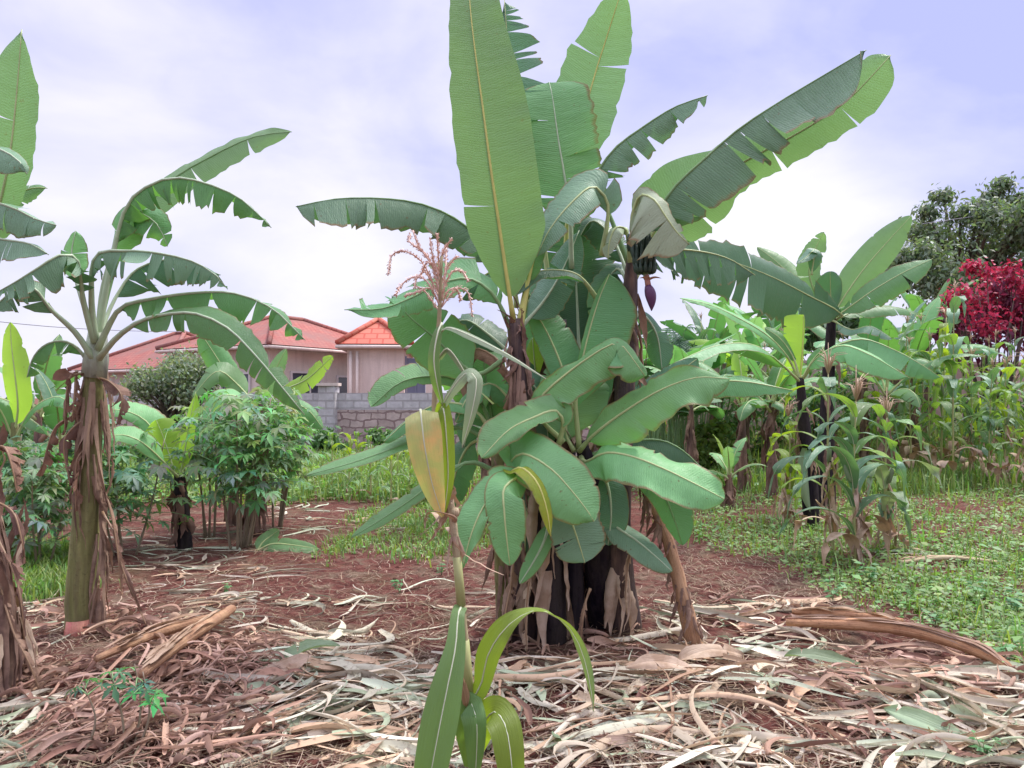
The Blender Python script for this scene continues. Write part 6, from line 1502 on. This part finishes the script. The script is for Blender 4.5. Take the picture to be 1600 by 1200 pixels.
# ------------------------------------------------------------------ grass, ground cover, weeds
def in_poly(x, y, poly):
    c = False; j = len(poly) - 1
    for i in range(len(poly)):
        if (poly[i][1] > y) != (poly[j][1] > y) and x < (poly[j][0] - poly[i][0]) * (y - poly[i][1]) / (poly[j][1] - poly[i][1]) + poly[i][0]: c = not c
        j = i
    return c
def cover(name, label, zones, seed, cat='grass'):
    """zones: (ground polygon from photo pixels, number of blades, blade height, number of small leaves, leaf size)"""
    r = random.Random(seed); mb = MB()
    for poly, nb, bh, nl, ls in zones:
        wp = [G(*q) for q in poly]; wp = [(p.x, p.y) for p in wp]
        xs = [p[0] for p in wp]; ys = [p[1] for p in wp]
        def pick():
            while True:
                # denser near the camera: picks in screen-like proportion of distance
                y = 1 / r.uniform(1 / max(ys), 1 / min(ys)); x = r.uniform(min(xs), max(xs))
                if in_poly(x, y, wp) and mnoise.noise(Vector((x * 1.1, y * 1.1, 5.0 + seed))) + .55 * mnoise.noise(Vector((x * 3.3, y * 3.3, 2.0))) + r.uniform(-.3, .5) > -.12: return x + r.gauss(0, .10), y + r.gauss(0, .14)
        for i in range(nb):
            x, y = pick(); z = gh(x, y); h = bh * r.uniform(.4, 1.25); a = r.uniform(0, 6.28); D = Vector((math.cos(a), math.sin(a), 0)); S = Vector((-D.y, D.x, 0)) * (.0025 + .0006 * y) * r.uniform(.7, 1.3)
            p = Vector((x, y, z)); b = r.uniform(.1, .9) * h
            k_ = r.uniform(.6, 1.4); c = (.15 * k_ * r.uniform(.8, 1.5), .26 * k_, .07 * k_)
            m_ = p + D * b * .35 + Vector((0, 0, h * .6)); e_ = p + D * b + Vector((0, 0, h * r.uniform(.7, 1.0)))
            v = [mb.vert(q, (0, 0), c) for q in (p - S, p + S, m_ - S * .8, m_ + S * .8, e_)]
            mb.face((v[0], v[1], v[3], v[2])); mb.face((v[2], v[3], v[4]))
        for i in range(nl):
            x, y = pick(); z = gh(x, y) + r.uniform(.01, bh * .7); s = ls * r.uniform(.5, 1.3); a = r.uniform(0, 6.28)
            D = Vector((math.cos(a), math.sin(a), r.uniform(-.3, .3))); U = Vector((r.gauss(0, .35), r.gauss(0, .35) - .2, 1)).normalized(); S = D.cross(U).normalized()
            p = Vector((x, y, z)); k_ = r.uniform(.6, 1.4); c = (.165 * k_ * r.uniform(.8, 1.3), .29 * k_, .095 * k_)
            v = [mb.vert(q, (0, 0), c) for q in (p, p + D * s * .5 + S * s * .28 + U * s * .05, p + D * s - U * s * .1, p + D * s * .5 - S * s * .28 + U * s * .05)]
            mb.face(v)
    return tag(mb.build(name, M['foliage']), label, cat, kind='stuff')
Z1 = [(985, 765), (1050, 835), (1120, 862), (1210, 872), (1265, 905), (1300, 940), (1420, 960), (1530, 1000), (1600, 1060), (1680, 1120), (1700, 760), (1700, 715), (1060, 715)]
cover('ground_cover', 'low green weeds and grass covering the ground at right', [(Z1, 9000, .10, 24000, .046), (Z1, 900, .24, 900, .085)], 31)
Z2 = [(1030, 760), (1250, 780), (1500, 770), (1700, 760), (1700, 690), (1000, 690)]
cover('tall_grass', 'taller green grass in front of the maize at right', [(Z2, 14000, .38, 3000, .09)], 32)
Z3 = [(500, 890), (560, 860), (640, 880), (760, 860), (780, 800), (700, 770), (560, 800)]
Z4 = [(0, 930), (40, 940), (110, 930), (120, 870), (60, 850), (0, 860)]
Z5 = [(440, 780), (700, 790), (780, 740), (780, 705), (430, 712)]
cover('grass_patch', 'patch of short grass left of the middle clump', [(Z3, 4000, .10, 1800, .035)], 33)
cover('grass_patch', 'fine grass tuft between the two left banana stems', [(Z4, 3500, .16, 200, .03)], 34)
cover('weed_strip', 'bright weedy grass strip below the block wall', [(Z5, 6000, .34, 3000, .10)], 35)
Z6 = [(-200, 800), (480, 790), (480, 700), (-200, 700)]
cover('weed_undergrowth', 'green undergrowth behind the left banana row', [(Z6, 5000, .40, 6000, .13)], 36)
# young weeds
def weed(label, px, py, H, n, sd, col=(.10, .25, .09)):
    r = random.Random(sd); g = G(px, py); t = thing('weed', label, 'weed', g, 'single weeds on the soil')
    b = MB(); fo = MB()
    for s in range(3):
        a = r.uniform(0, 6.28); D = Vector((math.cos(a), math.sin(a), 0)); tp = g + D * H * .4 + Vector((0, 0, H * r.uniform(.7, 1)))
        b.tube([g, g.lerp(tp, .5) + Vector((0, 0, .01)), tp], [.003, .002, .001], 4)
        for i in range(n):
            p = g.lerp(tp, r.uniform(.3, 1)); aa = r.uniform(0, 6.28); d = Vector((math.cos(aa), math.sin(aa), r.uniform(-.3, .3))); U = Vector((0, -.3, 1)); S = d.cross(U).normalized(); s_ = H * r.uniform(.2, .4)
            k_ = r.uniform(.7, 1.3); c = tuple(x * k_ for x in col)
            v = [fo.vert(q, (0, 0), c) for q in (p, p + d * s_ * .45 + S * s_ * .3, p + d * s_ - Vector((0, 0, s_ * .15)), p + d * s_ * .45 - S * s_ * .3)]
            fo.face(v)
    b.build('stem', M['rib_green'], t); fo.build('foliage', M['foliage'], t)
for i, (px, py, H, lab) in enumerate(((1300, 940, .17, 'leafy weed on bare soil at the edge of the green ground cover'), (1355, 915, .20, 'tallest leafy weed below the front maize at right'), (1460, 975, .14, 'weed beside the red soil above the fallen stem'), (1590, 960, .2, 'weed at the right edge above the fallen stem'), (1560, 1040, .15, 'weed right of the end of the fallen stem'),
                                  (1530, 940, .16, 'broad leaved weed in the middle of the right ground cover'), (625, 925, .12, 'tiny weed on the soil left of the clump'), (690, 900, .12, 'tiny weed directly behind the front maize stalk'), (350, 930, .1, 'green sprout among the straw at left'), (1540, 1190, .12, 'green sprout at the lower right corner'))):
    weed(lab, px, py, H, 7, 970 + i)
